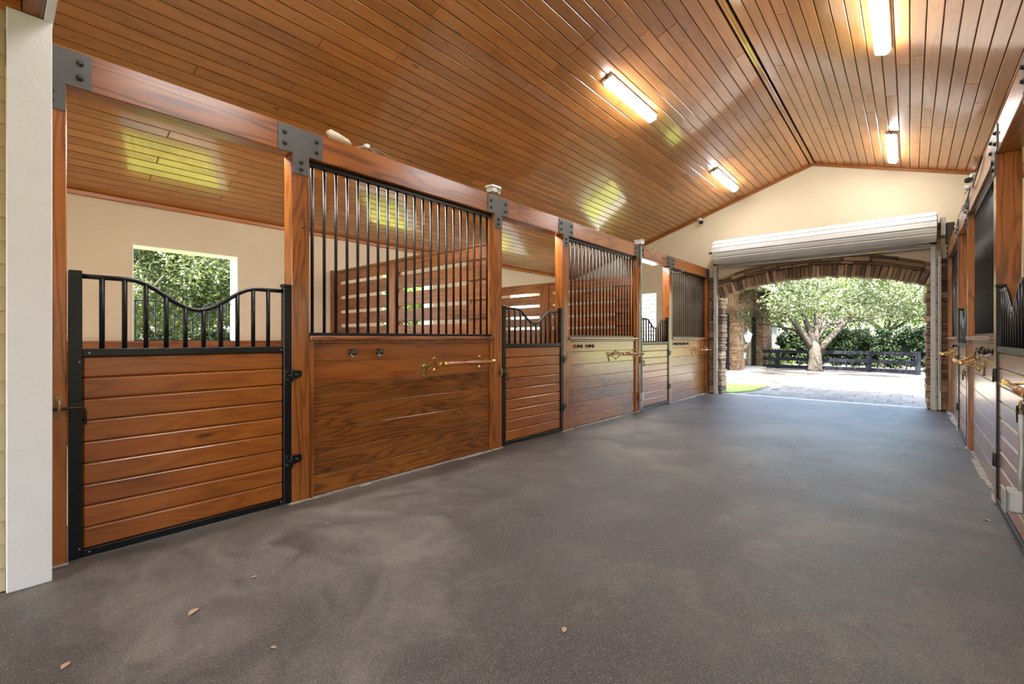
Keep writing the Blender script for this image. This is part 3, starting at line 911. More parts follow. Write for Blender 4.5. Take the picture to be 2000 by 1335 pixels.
# positions follow the same pattern on each stall front of the white-column row
tack_knob(1, XL, 2.07, 1.183, 'dark knob hook closer to the hinged post on the long stall front', 'knob hooks')
tack_knob(1, XL, 2.34, 1.183, 'dark knob hook midway along the top board of the long stall front', 'knob hooks')
tack_knob(1, XL, 5.70, 1.19, 'dark knob hook on the second stall front, toward the gate', 'knob hooks')
tack_knob(1, XL, 6.02, 1.19, 'dark knob hook on the second stall front, away from the gate', 'knob hooks')
for j, yy in enumerate((9.35, 9.55, 9.75, 9.95)):
    tack_knob(1, XL, yy, 1.195, '%s of four small knob hooks on the stall front beside the archway' % ORD[j], 'knob hooks')
blanket_bar(1, XL, 3.02, 3.75, 1.043, 'wooden blanket bar on brass brackets on the long stall front', 'blanket bars')
blanket_bar(1, XL, 6.85, 7.58, 1.043, 'wooden blanket bar on the second stall front, white-column row', 'blanket bars')
blanket_bar(1, XL, 10.55, 11.28, 1.043, 'wooden blanket bar beside the stone archway', 'blanket bars')
bridle_hook(1, XL, 2.86, 1.014, 'shield-shaped brass bridle hook on the long stall front', 'bridle hooks')
bridle_hook(1, XL, 6.60, 1.03, 'brass bridle hook beside the rod on the second stall front', 'bridle hooks')
bridle_hook(1, XL, 10.35, 1.03, 'brass bridle hook on the stall front by the archway', 'bridle hooks')
# opposite row
blanket_bar(-1, XR, 3.06, 3.80, 1.043, 'blanket bar poking into the picture edge on the opposite row', 'blanket bars')
blanket_bar(-1, XR, 6.80, 7.55, 1.043, 'blanket bar of the opposite row ending beside the brass hooks', 'blanket bars')
blanket_bar(-1, XR, 10.4, 11.1, 1.043, 'blanket bar of the opposite row beside the stone archway', 'blanket bars')
bridle_hook(-1, XR, 6.35, 1.03, 'brass bridle hook on the opposite row over pale glare', 'bridle hooks')
bridle_hook(-1, XR, 10.15, 1.03, 'brass bridle hook of the opposite row near the archway', 'bridle hooks')
for j, yy in enumerate((5.75, 6.05)):
    tack_knob(-1, XR, yy, 1.185, ['dark knob hook of the opposite row next to the hinged post', 'dark knob hook of the opposite row next to the brass hooks'][j], 'knob hooks')
for j, yy in enumerate((9.5, 9.75)):
    tack_knob(-1, XR, yy, 1.19, ['tiny knob hook of the opposite row near the archway, hinge side', 'tiny knob hook of the opposite row near the archway, door side'][j], 'knob hooks')
# halter hook with ring beside the knobs of the opposite row
hr = empty('halter_hook', (XR + 0.034, 6.5, 1.20), 'thin black halter hook with a ring on the opposite row', 'hook')
MB().lathe((0, 0, 0), (-1, 0, 0), [(0, 0.02), (0.006, 0.018), (0.01, 0.008), (0.05, 0.007)], 10).build('stem', M['iron'], hr)
MB().tube([(-0.055 - 0.03 * math.cos(t) + 0.03, 0.0 + 0.035 * math.sin(t), -0.005 - 0.03 * math.cos(t)) for t in np.linspace(0, 2 * PI, 17)], 0.005, 6).build('ring', M['iron'], hr)
MB().tube([(-0.05, 0, -0.03), (-0.055, 0, -0.09), (-0.045, 0, -0.11)], 0.005, 6).build('tail', M['iron'], hr)
# wire ring hung on the opposite row's post
wr = empty('wire_ring', (XR - 0.012, PR[5] + 0.07, 2.05), 'loop of wire hanging on a post of the opposite row', 'wire')
MB().tube([(-0.01, 0.06 * math.sin(t), 0.09 * math.cos(t)) for t in np.linspace(0, 2 * PI, 20)], 0.006, 6).build('loop', M['iron'], wr)
MB().tube([(-0.01, 0, 0.09), (-0.008, 0.0, 0.17), (0.012, 0, 0.20)], 0.005, 6).build('hanger', M['iron'], wr)
# nail on the second post
nl = MB().cyl((0, 0, 0), (0.045, 0.0, 0.004), 0.004, 8)
nl.lathe((0.045, 0, 0.004), (1, 0, 0.1), [(0, 0.008), (0.003, 0.008)], 8)
tag(nl.build('nail', M['iron'], None, (XL - 0.003, POSTS[1] + 0.085, 2.18)), 'bent nail sticking out of the hinged post', 'nail')

# ------------------------------------------------------------------ ceiling lamps
def ceiling_lamp(x, y0, y1, label):
    side = -1 if x < RX else 1
    ang = side * math.atan(SL)
    L = y1 - y0
    root = empty('ceiling_lamp', (x, (y0 + y1) / 2, zc(x)), label, 'lamp', 'fluorescent lamps under the pine ceiling', (0, ang, 0))
    cb('housing', M['whitebox'], -0.075, 0.075, -L / 2, L / 2, -0.045, -0.001, root, 0.008)
    poly = [(-0.068, -0.046), (-0.066, -0.075), (-0.045, -0.098), (0.045, -0.098), (0.066, -0.075), (0.068, -0.046)]
    MB().prism(poly, lambda u, v: (u, -L / 2 + 0.03, v), lambda u, v: (u, L / 2 - 0.03, v)).build('diffuser', M['lamp'], root)
    for k in range(5):
        yy = -L / 2 + 0.12 + k * (L - 0.24) / 4
        for sg in (-1, 1):
            cb('clip', M['galv'], sg * 0.072, sg * 0.080, yy - 0.012, yy + 0.012, -0.062, -0.02, root, 0.001)
    MB().cyl((0, -L / 2 - 0.012, -0.028), (0, -L / 2 + 0.001, -0.028), 0.013, 10).build('gland', M['iron'], root)
ceiling_lamp(-2.865, 5.08, 6.42, 'large bright lamp on the slope above the long stall front')
ceiling_lamp(-2.865, 9.22, 10.62, 'small bright lamp near the end wall above the white-column row')
ceiling_lamp(-0.215, 5.20, 6.62, 'bright lamp cut by the top picture edge')
ceiling_lamp(-0.215, 9.40, 10.80, 'bright lamp near the end wall above the opposite row')
ceiling_lamp(-2.865, 0.95, 2.3, 'lamp over the near stalls, above the picture')
ceiling_lamp(-0.215, 1.05, 2.4, 'lamp over the near aisle, above the picture')

def stall_fill_lamp(y0, y1, z, label):
    # batten lamps added to fill the stalls with light; only the third shows
    root = empty('batten_lamp', (XL - PW, (y0 + y1) / 2, z), label, 'lamp', 'batten lamps on the stall side of the beams')
    L = y1 - y0
    cb('housing', M['whitebox'], -0.145, -0.001, -L / 2, L / 2, 0.0, 0.055, root, 0.004)
    poly = [(-0.122, 0.0), (-0.118, -0.018), (-0.105, -0.026), (-0.041, -0.026), (-0.028, -0.018), (-0.024, 0.0)]
    MB().prism(poly, lambda u, v: (u, -L / 2 + 0.02, v - 0.0005), lambda u, v: (u, L / 2 - 0.02, v - 0.0005)).build('diffuser', M['stall_lamp'], root)
    for sg in (-1, 1):
        cb('end_cap', M['whitebox'], -0.128, -0.018, sg * (L / 2 - 0.019), sg * (L / 2), -0.030, -0.0005, root, 0.003)
stall_fill_lamp(0.75, 3.45, 2.845, 'batten lamp behind the beam of the stall by the white column')
stall_fill_lamp(4.45, 7.15, 2.845, 'batten lamp behind the beam of the middle stall')
stall_fill_lamp(7.75, 8.80, 2.805, 'white batten lamp peeking out under the beam over the third gate')

# ------------------------------------------------------------------ stone archway in the end wall
RS = random.Random(21)
def stone_mesh(seed):
    """irregular unit stone, about 44 triangles, in -0.5..0.5"""
    r = random.Random(seed)
    me = cbox(1, 1, 1, 0.10).copy()
    for v in me.vertices:
        v.co.x += r.uniform(-0.045, 0.045); v.co.y += r.uniform(-0.09, 0.05); v.co.z += r.uniform(-0.06, 0.06)
    me.materials.clear()
    return me
STONES = [stone_mesh(k) for k in range(12)]
arch = empty('stone_archway', (AC, YE, 0), 'brown ledge-stone archway around the open roller door', 'archway')
mb = MB()
# mortar bed behind the stones
def bed(x0, x1, z0, z1, y0=-0.03, y1=0.30): mb.box(x0 - AC, x1 - AC, y0, y1, z0, z1)
bed(XL + 0.012, AX0 - 0.03, 0, 2.699); bed(AX1 + 0.03, XR + 0.108, 0, 2.699)
NB = 24
for k in range(NB):
    xa = -hw - 0.03 + (2 * hw + 0.06) * k / NB; xb = -hw - 0.03 + (2 * hw + 0.06) * (k + 1) / NB
    def zi(d): return (AZ + math.sqrt(max((AR + 0.03) ** 2 - d * d, 0)))
    def zo(d): return (AZ + math.sqrt(max((AR + 0.44) ** 2 - d * d, 0))) - 0.03 - 0.05 * (d / hw) ** 2
    mb.hexa([(xa, -0.03, zi(xa)), (xb, -0.03, zi(xb)), (xb, 0.30, zi(xb)), (xa, 0.30, zi(xa)), (xa, -0.03, zo(xa)), (xb, -0.03, zo(xb)), (xb, 0.30, zo(xb)), (xa, 0.30, zo(xa))])
mb.build('mortar', M['mortar'], arch)
def stone(x0, x1, y0, y1, z0, z1, rot=0.0):
    o = link('stone', STONES[RS.randrange(12)], M['stone'], arch, ((x0 + x1) / 2 - AC, (y0 + y1) / 2, (z0 + z1) / 2), (0, rot + RS.uniform(-0.02, 0.02), 0), (x1 - x0, y1 - y0, z1 - z0))
    return o
def pier(xa, xb, edge_low, ztop):
    """courses between xa and xb; the stone at the opening edge is deep"""
    z = 0.012
    while z < ztop - 0.03:
        hgt = RS.choice([0.05, 0.06, 0.07, 0.08, 0.10, 0.12, 0.13])
        hgt = min(hgt, ztop - z)
        edge = xa if edge_low else xb
        inner = RS.uniform(0.10, 0.24)
        pr_ = RS.uniform(0.0, 0.025)
        jut = RS.uniform(-0.012, 0.025)
        if edge_low:
            stone(xa - jut, xa + inner, -0.055 - pr_, 0.33, z + 0.004, z + hgt - 0.004)
            if xb - (xa + inner) > 0.04: stone(xa + inner + 0.006, xb, -0.055 - RS.uniform(0, 0.025), 0.06, z + 0.004, z + hgt - 0.004)
        else:
            stone(xb - inner, xb + jut, -0.055 - pr_, 0.33, z + 0.004, z + hgt - 0.004)
            if (xb - inner) - xa > 0.04: stone(xa, xb - inner - 0.006, -0.055 - RS.uniform(0, 0.025), 0.06, z + 0.004, z + hgt - 0.004)
        z += hgt
pier(XL + 0.012, AX0 - 0.005, False, SPR - 0.03)
pier(AX1 + 0.005, XR + 0.10, True, SPR - 0.03)
# stones above the springing at both sides of the ring
for (xa, xb) in ((XL + 0.012, AX0 - 0.09), (AX1 + 0.09, XR + 0.10)):
    z = SPR - 0.03
    while z < 2.72:
        hgt = RS.choice([0.06, 0.08, 0.10])
        stone(xa, xb, -0.06 - RS.uniform(0, 0.02), 0.06, z + 0.004, min(z + hgt, 2.76) - 0.004)
        z += hgt
# ring of upright voussoirs
th0 = math.asin(hw / AR) + 0.02
t = -th0
while t < th0:
    w = RS.choice([0.05, 0.06, 0.07, 0.08, 0.09, 0.12])
    da = w / (AR + 0.12)
    c = t + da / 2
    hh = 0.235 + RS.uniform(-0.01, 0.015)
    rm = AR + hh / 2 + RS.uniform(-0.012, 0.006)
    x = AC + rm * math.sin(c); z = AZ + rm * math.cos(c)
    pr_ = RS.uniform(0.0, 0.03)
    stone(x - w / 2 + 0.003, x + w / 2 - 0.003, -0.06 - pr_, 0.33, z - hh / 2, z + hh / 2, c)
    t += da
# curved courses above the ring
for r0, hgt in ((AR + 0.245, 0.055), (AR + 0.305, 0.085), (AR + 0.395, 0.06)):
    t = -th0 * 1.0
    while t < th0:
        w = RS.uniform(0.12, 0.46)
        da = w / r0
        c = t + da / 2
        hh = hgt - 0.008
        z = AZ + (r0 + hgt / 2) * math.cos(c) - 0.05 * (c / th0) ** 2 * (r0 - AR) / 0.3
        x = AC + (r0 + hgt / 2) * math.sin(c)
        stone(x - w / 2 + 0.004, x + w / 2 - 0.004, -0.055 - RS.uniform(0, 0.03), 0.05, z - hh / 2, z + hh / 2, c)
        t += da

# ------------------------------------------------------------------ rolled-up door over the archway
rd = empty('roller_door', (AC, YE - 0.10, 0), 'white rolled-up steel door in grey guide tracks over the archway', 'roller door')
DR0, DR1 = -3.47 + 0.06 - AC, 0.355 - AC
DC = (-0.21, 3.30)                       # y, z of the axle, relative
nseg = 15
prof = []
for k in range(nseg):
    a0 = 2 * PI * k / nseg; a1 = 2 * PI * (k + 1) / nseg
    r = 0.262 + 0.012 * math.sin(3.1 * k)
    for f, dr in ((0.02, -0.022), (0.07, -0.002), (0.16, 0.006), (0.84, 0.006), (0.93, -0.002), (0.98, -0.022)):
        a = a0 + (a1 - a0) * f
        prof.append((DC[0] + (r + dr) * math.cos(a), DC[1] + (r + dr) * math.sin(a)))
MB().prism(prof, lambda u, v: (DR0, u, v), lambda u, v: (DR1, u, v)).build('curtain_roll', M['white_sheet'], rd)
# curtain end hanging behind the roll, with bottom bar and yellow sticker
cu = MB()
for k in range(4):
    cu.box(DR0 + 0.12, DR1 - 0.10, 0.012, 0.030 - 0.006 * (k % 2), 2.995 + k * 0.07, 2.995 + (k + 1) * 0.07)
cu.build('curtain_end', M['white_sheet'], rd)
bb = MB()
bb.box(DR0 + 0.10, DR1 - 0.08, -0.03, 0.045, 2.955, 2.985)
bb.box(DR0 + 0.10, DR1 - 0.08, 0.005, 0.020, 2.955, 3.03)
bo = bb.build('bottom_bar', M['galv'], rd)
cb('sticker', M['yellow'], -0.57 - AC, -0.36 - AC, -0.0335, -0.030, 2.957, 2.984, bo, 0.0005)
MB().cyl((DR0 - 0.14, DC[0], DC[1]), (DR1 + 0.20, DC[0], DC[1]), 0.022, 10).build('axle', M['rust'], rd)
MB().lathe((DR0 - 0.05, DC[0], DC[1]), (1, 0, 0), [(0, 0.06), (0.02, 0.06), (0.03, 0.15), (0.05, 0.15)], 14).build('end_wheel', M['rust'], rd)
MB().lathe((DR1 + 0.0, DC[0], DC[1]), (1, 0, 0), [(0, 0.23), (0.012, 0.23), (0.014, 0.06), (0.05, 0.06)], 14).build('end_wheel', M['rust'], rd)
for xx in (-3.452 - AC, 0.318 - AC):
    tr = MB()
    tr.box(xx - 0.032, xx + 0.032, -0.085, -0.070, 0.004, 2.98)
    tr.box(xx - 0.032, xx - 0.022, -0.070, 0.03, 0.004, 2.98)
    tr.box(xx + 0.022, xx + 0.032, -0.070, 0.03, 0.004, 2.98)
    to = tr.build('guide_track', M['galv'], rd)
    sg = -1 if xx < 0 else 1
    cb('wall_angle', M['galv'], xx + sg * 0.033, xx + sg * 0.055, -0.05, 0.03, 0.004, 2.90, to, 0.002)
    for k in range(8):
        MB().lathe((xx + sg * 0.045, -0.050, 0.25 + k * 0.34), (0, -1, 0), [(0, 0.012), (0.008, 0.011)], 6).build('screw', M['iron'], to)
    cb('track_guide', M['galv'], *(sorted((xx - sg * 0.02, xx - sg * 0.22))), -0.10, -0.03, 2.985, 3.02, to, 0.004)
    cb('track_stop', M['iron'], xx - 0.05, xx + 0.05, -0.09, -0.01, 3.02, 3.05, to, 0.003)
# mounting brackets and chain hoist
br = cb('bracket', M['galv'], DR1 + 0.055, DR1 + 0.12, -0.28, 0.09, 3.12, 3.44, rd, 0.004)
hb = cb('hoist_box', M['iron'], DR1 + 0.125, DR1 + 0.235, -0.26, -0.08, 2.98, 3.34, rd, 0.01)
MB().lathe((DR1 + 0.10, DC[0], DC[1] + 0.06), (1, 0, 0), [(0, 0.04), (0.03, 0.07), (0.06, 0.07), (0.08, 0.03), (0.20, 0.025)], 12).build('sprocket', M['rust'], hb)
MB().cyl((DR1 + 0.17, DC[0], 3.38), (DR1 + 0.27, DC[0], 3.40), 0.02, 8).build('shaft', M['rust'], hb)
ch = MB()
for sgx in (0.050,):
    z = 3.10
    k = 0
    while z > 0.35:
        rr_ = 0.011
        ch.tube([(DR1 + sgx + (rr_ if k % 2 else 0) * math.cos(a) , -0.20 + (0 if k % 2 else rr_) * math.cos(a), z + 0.020 * math.sin(a)) for a in np.linspace(0, 2 * PI, 7)], 0.0035, 4, False)
        z -= 0.034; k += 1
tag(ch.build('hoist_chain', M['rustchain'], rd), kind='stuff')
cb('chain_guard', M['galv'], DR1 + 0.025, DR1 + 0.070, -0.115, -0.085, 0.02, 2.86, rd, 0.003)

# ------------------------------------------------------------------ electrical bits
def security_camera(x, z, sd, label):
    root = empty('security_camera', (x, YE - 0.02, z), label, 'camera', 'cameras on the end wall')
    MB().lathe((0, 0, 0), (0, -1, -0.25), [(0, 0.055), (0.012, 0.055), (0.022, 0.035), (0.06, 0.020)], 14).build('mount', M['whitebox'], root)
    MB().tube([(0, -0.05, -0.01), (sd * 0.02, -0.08, -0.05), (sd * 0.05, -0.10, -0.075)], 0.016, 8).build('arm', M['whitebox'], root)
    b_ = MB().lathe((sd * 0.03, -0.075, -0.08), (sd * 0.55, -0.8, -0.25), [(0, 0.036), (0.015, 0.044), (0.10, 0.046), (0.105, 0.036)], 14).build('body', M['bolt'], root)
    d = Vector((sd * 0.55, -0.8, -0.25)).normalized() * 0.105
    MB().lathe(Vector((sd * 0.03, -0.075, -0.08)) + d, (sd * 0.55, -0.8, -0.25), [(0, 0.034), (0.004, 0.02)], 14).build('lens', M['black'], b_)
security_camera(-3.86, 4.20, 1, 'small camera under the rake trim above the white-column row')
security_camera(0.84, 4.17, -1, 'small camera under the rake trim above the opposite row')

xm = XL - PW / 2
# floodlight-like white box on the beam above the third post
jb = empty('sensor_box', (xm, POSTS[2] + 0.06, BEAM1), 'white slanted box with lid standing on the beam by the third post', 'box')
b1 = MB().hexa([(-0.05, -0.06, 0.05), (0.05, -0.06, 0.05), (0.05, 0.07, 0.04), (-0.05, 0.07, 0.04), (-0.05, -0.06, 0.11), (0.05, -0.06, 0.10), (0.05, 0.07, 0.10), (-0.05, 0.07, 0.11)]).build('body', M['whitebox'], jb)
MB().hexa([(-0.06, -0.08, 0.105), (0.06, -0.08, 0.10), (0.06, 0.085, 0.105), (-0.06, 0.085, 0.11), (-0.055, -0.07, 0.13), (0.055, -0.07, 0.125), (0.055, 0.075, 0.128), (-0.055, 0.075, 0.13)]).build('lid', M['whitebox'], jb)
MB().tube([(0.0, 0.0, 0.0), (0.0, 0.0, 0.06)], 0.02, 8).build('stem', M['whitebox'], jb)
MB().tube([(0.055, 0.02, 0.09), (0.075, 0.03, 0.06), (0.06, -0.02, 0.02), (0.05, -0.10, 0.012), (0.04, -0.22, 0.01)], 0.006, 6).build('lead', M['iron'], jb)
# cream horn speaker and bundled cable on the second beam
hn = empty('horn_speaker', (xm + 0.01, 1.95, BEAM1), 'cream oval horn lying on the beam over the long bar grille', 'speaker')
MB().tube([(0, -0.06, 0.045), (0.01, -0.055, 0.048), (0.015, 0.0, 0.044), (0.02, 0.10, 0.030), (0.02, 0.125, 0.024)], [0.042, 0.046, 0.040, 0.026, 0.012], 14).build('shell', M['cream'], hn)
MB().lathe((0, -0.066, 0.045), (0, -1, 0.1), [(0, 0.036), (0.006, 0.030), (0.004, 0.012)], 14).build('mouth', M['bolt'], hn)
cbn = empty('cable_bundle', (xm + 0.02, 2.24, BEAM1), 'bundle of pale cable with loop on the beam beside the cream horn', 'cable')
for j, (a, hz) in enumerate(((0.10, 0.055), (0.07, 0.075), (0.13, 0.04))):
    MB().tube([(0.01 * j, -a + 2 * a * u, 0.004 + hz * math.sin(PI * u)) for u in np.linspace(0, 1, 11)], 0.0045, 6).build('strand', M['cable'], cbn)
MB().tube([(0.03, 0.04, 0.05), (0.035, 0.14, 0.035), (0.04, 0.26, 0.006)], 0.004, 6).build('tail', M['cable'], cbn)
MB().box(-0.012, 0.03, -0.03, 0.01, 0.04, 0.07).build('tie', M['whitebox'], cbn)
# small bits on the fourth beam
tag(MB().box(-0.02, 0.02, -0.015, 0.015, 0, 0.05).build('cable_clip', M['whitebox'], None, (xm + 0.03, 6.25, BEAM1)), 'tiny white cable clip on the beam over the second bar grille', 'clip')
tag(MB().tube([(0, -0.05, 0.003), (0, -0.02, 0.04), (0.01, 0.02, 0.03), (0, 0.07, 0.004)], 0.006, 6).build('wire_scrap', M['iron'], None, (xm + 0.03, 6.55, BEAM1)), 'dark curl of wire on the beam beyond the tiny white clip', 'wire')

# conduit down the fifth post
yc = POSTS[4] + 0.095
cd = empty('conduit', (XL + 0.012, yc, 0), 'grey conduit with junction boxes on the fifth post of the white-column row', 'conduit')
MB().tube([(0.012, 0, 0.30), (0.012, 0, 2.70), (0.014, 0, 3.0)], 0.014, 10).build('pipe', M['galv'], cd)
cb('floor_box', M['galv'], -0.005, 0.055, -0.045, 0.045, 0.20, 0.34, cd, 0.008)
MB().tube([(0.02, 0, 0.21), (0.02, 0, 0.004)], 0.018, 10).build('stub', M['galv'], cd)
cb('head_box', M['whitebox'], -0.09, 0.05, -0.06, 0.06, 2.985, 3.05, cd, 0.01)
cb('head_lid', M['whitebox'], -0.10, 0.06, -0.07, 0.07, 3.05, 3.065, cd, 0.004)
MB().tube([(0.012, 0.015, 2.66), (0.016, 0.03, 2.35), (0.015, 0.022, 2.2), (0.018, 0.035, 2.08), (0.015, 0.05, 2.02), (0.02, 0.04, 1.95)], 0.005, 6).build('loose_wire', M['cable'], cd)
lc = MB().tube([(0.0, 0, 0.22), (0.02, 0.25, 0.06), (0.03, 0.6, -0.08), (0.03, 1.0, -0.16), (0.03, 1.5, -0.19), (0.01, 1.9, -0.14), (0.0, 2.1, -0.06), (-0.03, 2.25, 0.02)], 0.006, 6)
tag(lc.build('loose_cable', M['cable'], None, (XL + 0.012, yc, BEAM1 - 0.14)), 'thin cable sagging across the beam near the rolled door', 'cable')
# brackets sitting on the beam over the third gate
mb = MB(); mb.tube([(0, -0.14, 0.01), (0, -0.05, 0.07), (0, 0.05, 0.05), (0, 0.12, 0.01)], 0.008, 6); mb.box(-0.03, 0.03, -0.03, 0.06, 0.0, 0.035)
tag(mb.build('wire_clamp', M['galv'], None, (xm, 8.35, BEAM1)), 'small grey clamp with wire on the beam over the third gate', 'clamp')
# opposite row: conduit with metal box, black wire, white sensor
yc = PR[2] + PW - 0.03
cd2 = empty('conduit', (XR - 0.012, yc, 0), 'grey conduit with metal outlet box low on the opposite row at the picture edge', 'conduit')
MB().tube([(-0.016, 0.0, 0.42), (-0.020, 0.0, 0.50), (-0.014, 0, 0.62), (-0.014, 0, 0.86)], 0.014, 10).build('pipe', M['galv'], cd2)
cb('outlet_box', M['galv'], -0.075, -0.003, -0.03, 0.085, 0.29, 0.42, cd2, 0.012)
cb('outlet_cover', M['galv'], -0.086, -0.076, -0.036, 0.091, 0.285, 0.425, cd2, 0.004)
bw = MB().tube([(0, 0, 0.0), (-0.005, 0.3, -0.05), (-0.01, 0.7, -0.10), (-0.005, 1.0, -0.04), (-0.01, 1.5, -0.12), (-0.01, 1.9, -0.10), (0, 2.2, -0.02)], 0.007, 6)
tag(bw.build('beam_wire', M['iron'], None, (XR - 0.012, 6.0, BEAM1 + 0.0)), 'black wire looping along the beam of the opposite row', 'wire')
sn = empty('beam_sensor', (XR - 0.02, 7.0, BEAM1 - 0.03), 'small white sensor on the beam of the opposite row', 'sensor')
MB().lathe((0, 0, 0), (-1, 0, -0.2), [(0, 0.03), (0.03, 0.032), (0.045, 0.02)], 12).build('dome', M['whitebox'], sn)
MB().tube([(-0.02, 0.0, -0.02), (-0.04, 0.03, -0.06), (-0.03, 0.06, -0.03), (-0.01, 0.05, 0.0)], 0.006, 6).build('loop', M['whitebox'], sn)
sw = MB().tube([(0, 0, 0.0), (-0.02, 0.4, -0.07), (-0.015, 0.9, -0.11), (-0.005, 1.3, -0.02)], 0.006, 6)
tag(sw.build('beam_wire', M['whitebox'], None, (XR - 0.012, 8.0, BEAM1 - 0.01)), 'white wire sagging on the opposite row nearer the archway', 'wire')

# ------------------------------------------------------------------ fallen leaves on the floor
def leaf_mesh():
    n = 6
    vs_ = []; fs = []
    for i in range(n + 1):
        u = i / n
        w = 0.38 * math.sin(PI * min(1, u * 0.97 + 0.015)) ** 0.8
        z = 0.06 * math.sin(PI * u)
        vs_ += [(u - 0.5, -w * 0.5, z + 0.10 * w), (u - 0.5, 0, z), (u - 0.5, w * 0.5, z + 0.08 * w)]
    for i in range(n):
        a = i * 3
        fs += [(a, a + 3, a + 4, a + 1), (a + 1, a + 4, a + 5, a + 2)]
    mb_ = MB(); mb_.add(vs_, fs, True)
    m2 = [(x, y, z - 0.03) for x, y, z in vs_]
    mb_.add(m2, [f[::-1] for f in fs], True)
    return mb_.mesh('leaf')
LEAF = leaf_mesh()
def floor_pt(px_, py_):
    Fv = Vector((-math.sin(YAW), math.cos(YAW), 0)); Rv = Vector((math.cos(YAW), math.sin(YAW), 0))
    r = Fv + Rv * ((px_ - 1000) / FPX) + Vector((0, 0, (661 - py_) / FPX))
    return Vector((0, 0, 1.3)) + r * (-1.3 / r.z)
for (a, b_, sz, lab) in ((378, 1195, 0.075, 'largest pale dry leaf on the floor in front of the gate by the white column'),
                         (128, 1300, 0.055, 'small tan dry leaf low in the corner below the white column'),
                         (497, 1127, 0.045, 'small dry leaf on the floor before the first gate'),
                         (534, 1265, 0.035, 'tiny dry leaf in the lower part of the floor below the hinged post'),
                         (1102, 1230, 0.05, 'dry leaf fragment in the middle of the floor'),
                         (1928, 1016, 0.06, 'orange dry leaf on the floor beside the opposite row gate'),
                         (1844, 855, 0.07, 'dry leaf on the floor near the archway, nearest the door'),
                         (1867, 874, 0.08, 'tan dry leaf on the floor before the opposite row near the archway'),
                         (1860, 867, 0.06, 'faint dry leaf beside the tan one near the archway'),
                         (640, 1022, 0.03, 'crumb of dry leaf beside the long stall front')):
    p = floor_pt(a, b_)
    o = link('fallen_leaf', LEAF, M['leafdry'], None, (p.x, p.y, 0.003), (0, 0, (a * 7 % 31) / 5.0), (sz * 0.8, sz * 1.15, sz * 0.8))
    tag(o, lab, 'leaf', 'dry leaves on the floor')

# ------------------------------------------------------------------ outside: ground, driveway, pavers, lawn
g = MB().box(-70, 60, -40, 90, -0.30, -0.07).build('ground', M['ground'])
tag(g, 'sandy ground with leaf litter outside the barn', kind='structure')
lw = MB().box(-60, XB - 0.35, -30, 12.2, -0.069, -0.045)
tag(lw.build('lawn', M['lawn']), 'sunlit lawn beside the stall windows', kind='structure')
lw = MB().box(XBR + 0.35, 50, -30, 60, -0.069, -0.045)
tag(lw.build('lawn', M['lawn']), 'lawn on the far side of the opposite row', kind='structure')
pts = [(-8.0, 12.4), (-3.40, 12.2), (-3.1, 13.0), (-3.05, 14.5), (-3.4, 16.3), (-4.2, 16.2), (-8.0, 15.6)]
lw = MB().prism(pts, lambda u, v: (u, v, -0.069), lambda u, v: (u, v, -0.035))
tag(lw.build('lawn', M['lawn']), 'patch of green lawn outside the archway beside the driveway', kind='structure')
dp = [(-3.3, 11.7), (4.2, 11.7), (14.0, 12.0), (24.0, 14.0), (24.0, 27.0), (5.0, 22.5), (2.0, 20.5), (-2.2, 20.6), (-3.3, 18.6), (-4.0, 17.4), (-7.5, 17.8), (-7.5, 16.2), (-3.4, 16.5), (-2.9, 15.5), (-2.9, 13.0)]
dv = MB().prism(dp, lambda u, v: (u, v, -0.069), lambda u, v: (u, v, -0.040))
dro = dv.build('driveway_path', M['drive'])
tag(dro, 'sunlit cream paved driveway outside the archway', kind='structure')
pm = cbox(0.395, 0.595, 0.05, 0.008)
for r_ in range(8):
    for c_ in range(14):
        x = -2.75 + c_ * 0.40 + (0.2 if r_ % 2 else 0); y = 12.0 + r_ * 0.60
        if x > 2.6 or (x < -2.6 and r_ > 0): continue
        link('paver', pm, M['paver'], dro, (x, y, -0.045 + RS.uniform(-0.003, 0.002)))
tag(MB().box(AX0 - 0.3, AX1 + 0.3, YE + 0.021, YE + 0.285, -0.10, -0.008).build('trim_12', M['concrete']), 'pale threshold strip at the archway', kind='structure')

# ------------------------------------------------------------------ plants
def leaf_cloud(name, centers, radii, n_per, size, seed, flat=0.6):
    rg = np.random.default_rng(seed)
    C_ = np.repeat(np.array(centers), n_per, axis=0)
    Rr = np.repeat(np.array(radii), n_per, axis=0)
    N = len(C_)
    d = rg.normal(size=(N, 3)); d /= np.linalg.norm(d, axis=1, keepdims=True)
    rad = rg.random(N) ** 0.45
    P = C_ + d * rad[:, None] * Rr
    nrm = d * 0.5 + rg.normal(size=(N, 3)) * 0.7 + np.array([0, 0, flat])
    nrm /= np.linalg.norm(nrm, axis=1, keepdims=True)
    t = np.cross(nrm, rg.normal(size=(N, 3))); t /= np.linalg.norm(t, axis=1, keepdims=True)
    b_ = np.cross(nrm, t)
    s = size * rg.uniform(0.6, 1.3, N)[:, None]
    V = np.stack([P - t * s, P - b_ * s * 0.45 + nrm * s * 0.1, P + t * s, P + b_ * s * 0.45 + nrm * s * 0.1], axis=1).reshape(-1, 3)
    me = bpy.data.meshes.new(name)
    me.vertices.add(4 * N); me.vertices.foreach_set('co', V.astype(np.float32).ravel())
    me.loops.add(4 * N); me.loops.foreach_set('vertex_index', np.arange(4 * N, dtype=np.int32))
    me.polygons.add(N); me.polygons.foreach_set('loop_start', np.arange(0, 4 * N, 4, dtype=np.int32))
    me.update(calc_edges=True)
    return me

def view_pt(px_, py_, d):
    Fv = Vector((-math.sin(YAW), math.cos(YAW), 0)); Rv = Vector((math.cos(YAW), math.sin(YAW), 0))
    return Vector((0, 0, 1.3)) + (Fv + Rv * ((px_ - 1000) / FPX) + Vector((0, 0, (661 - py_) / FPX))) * d

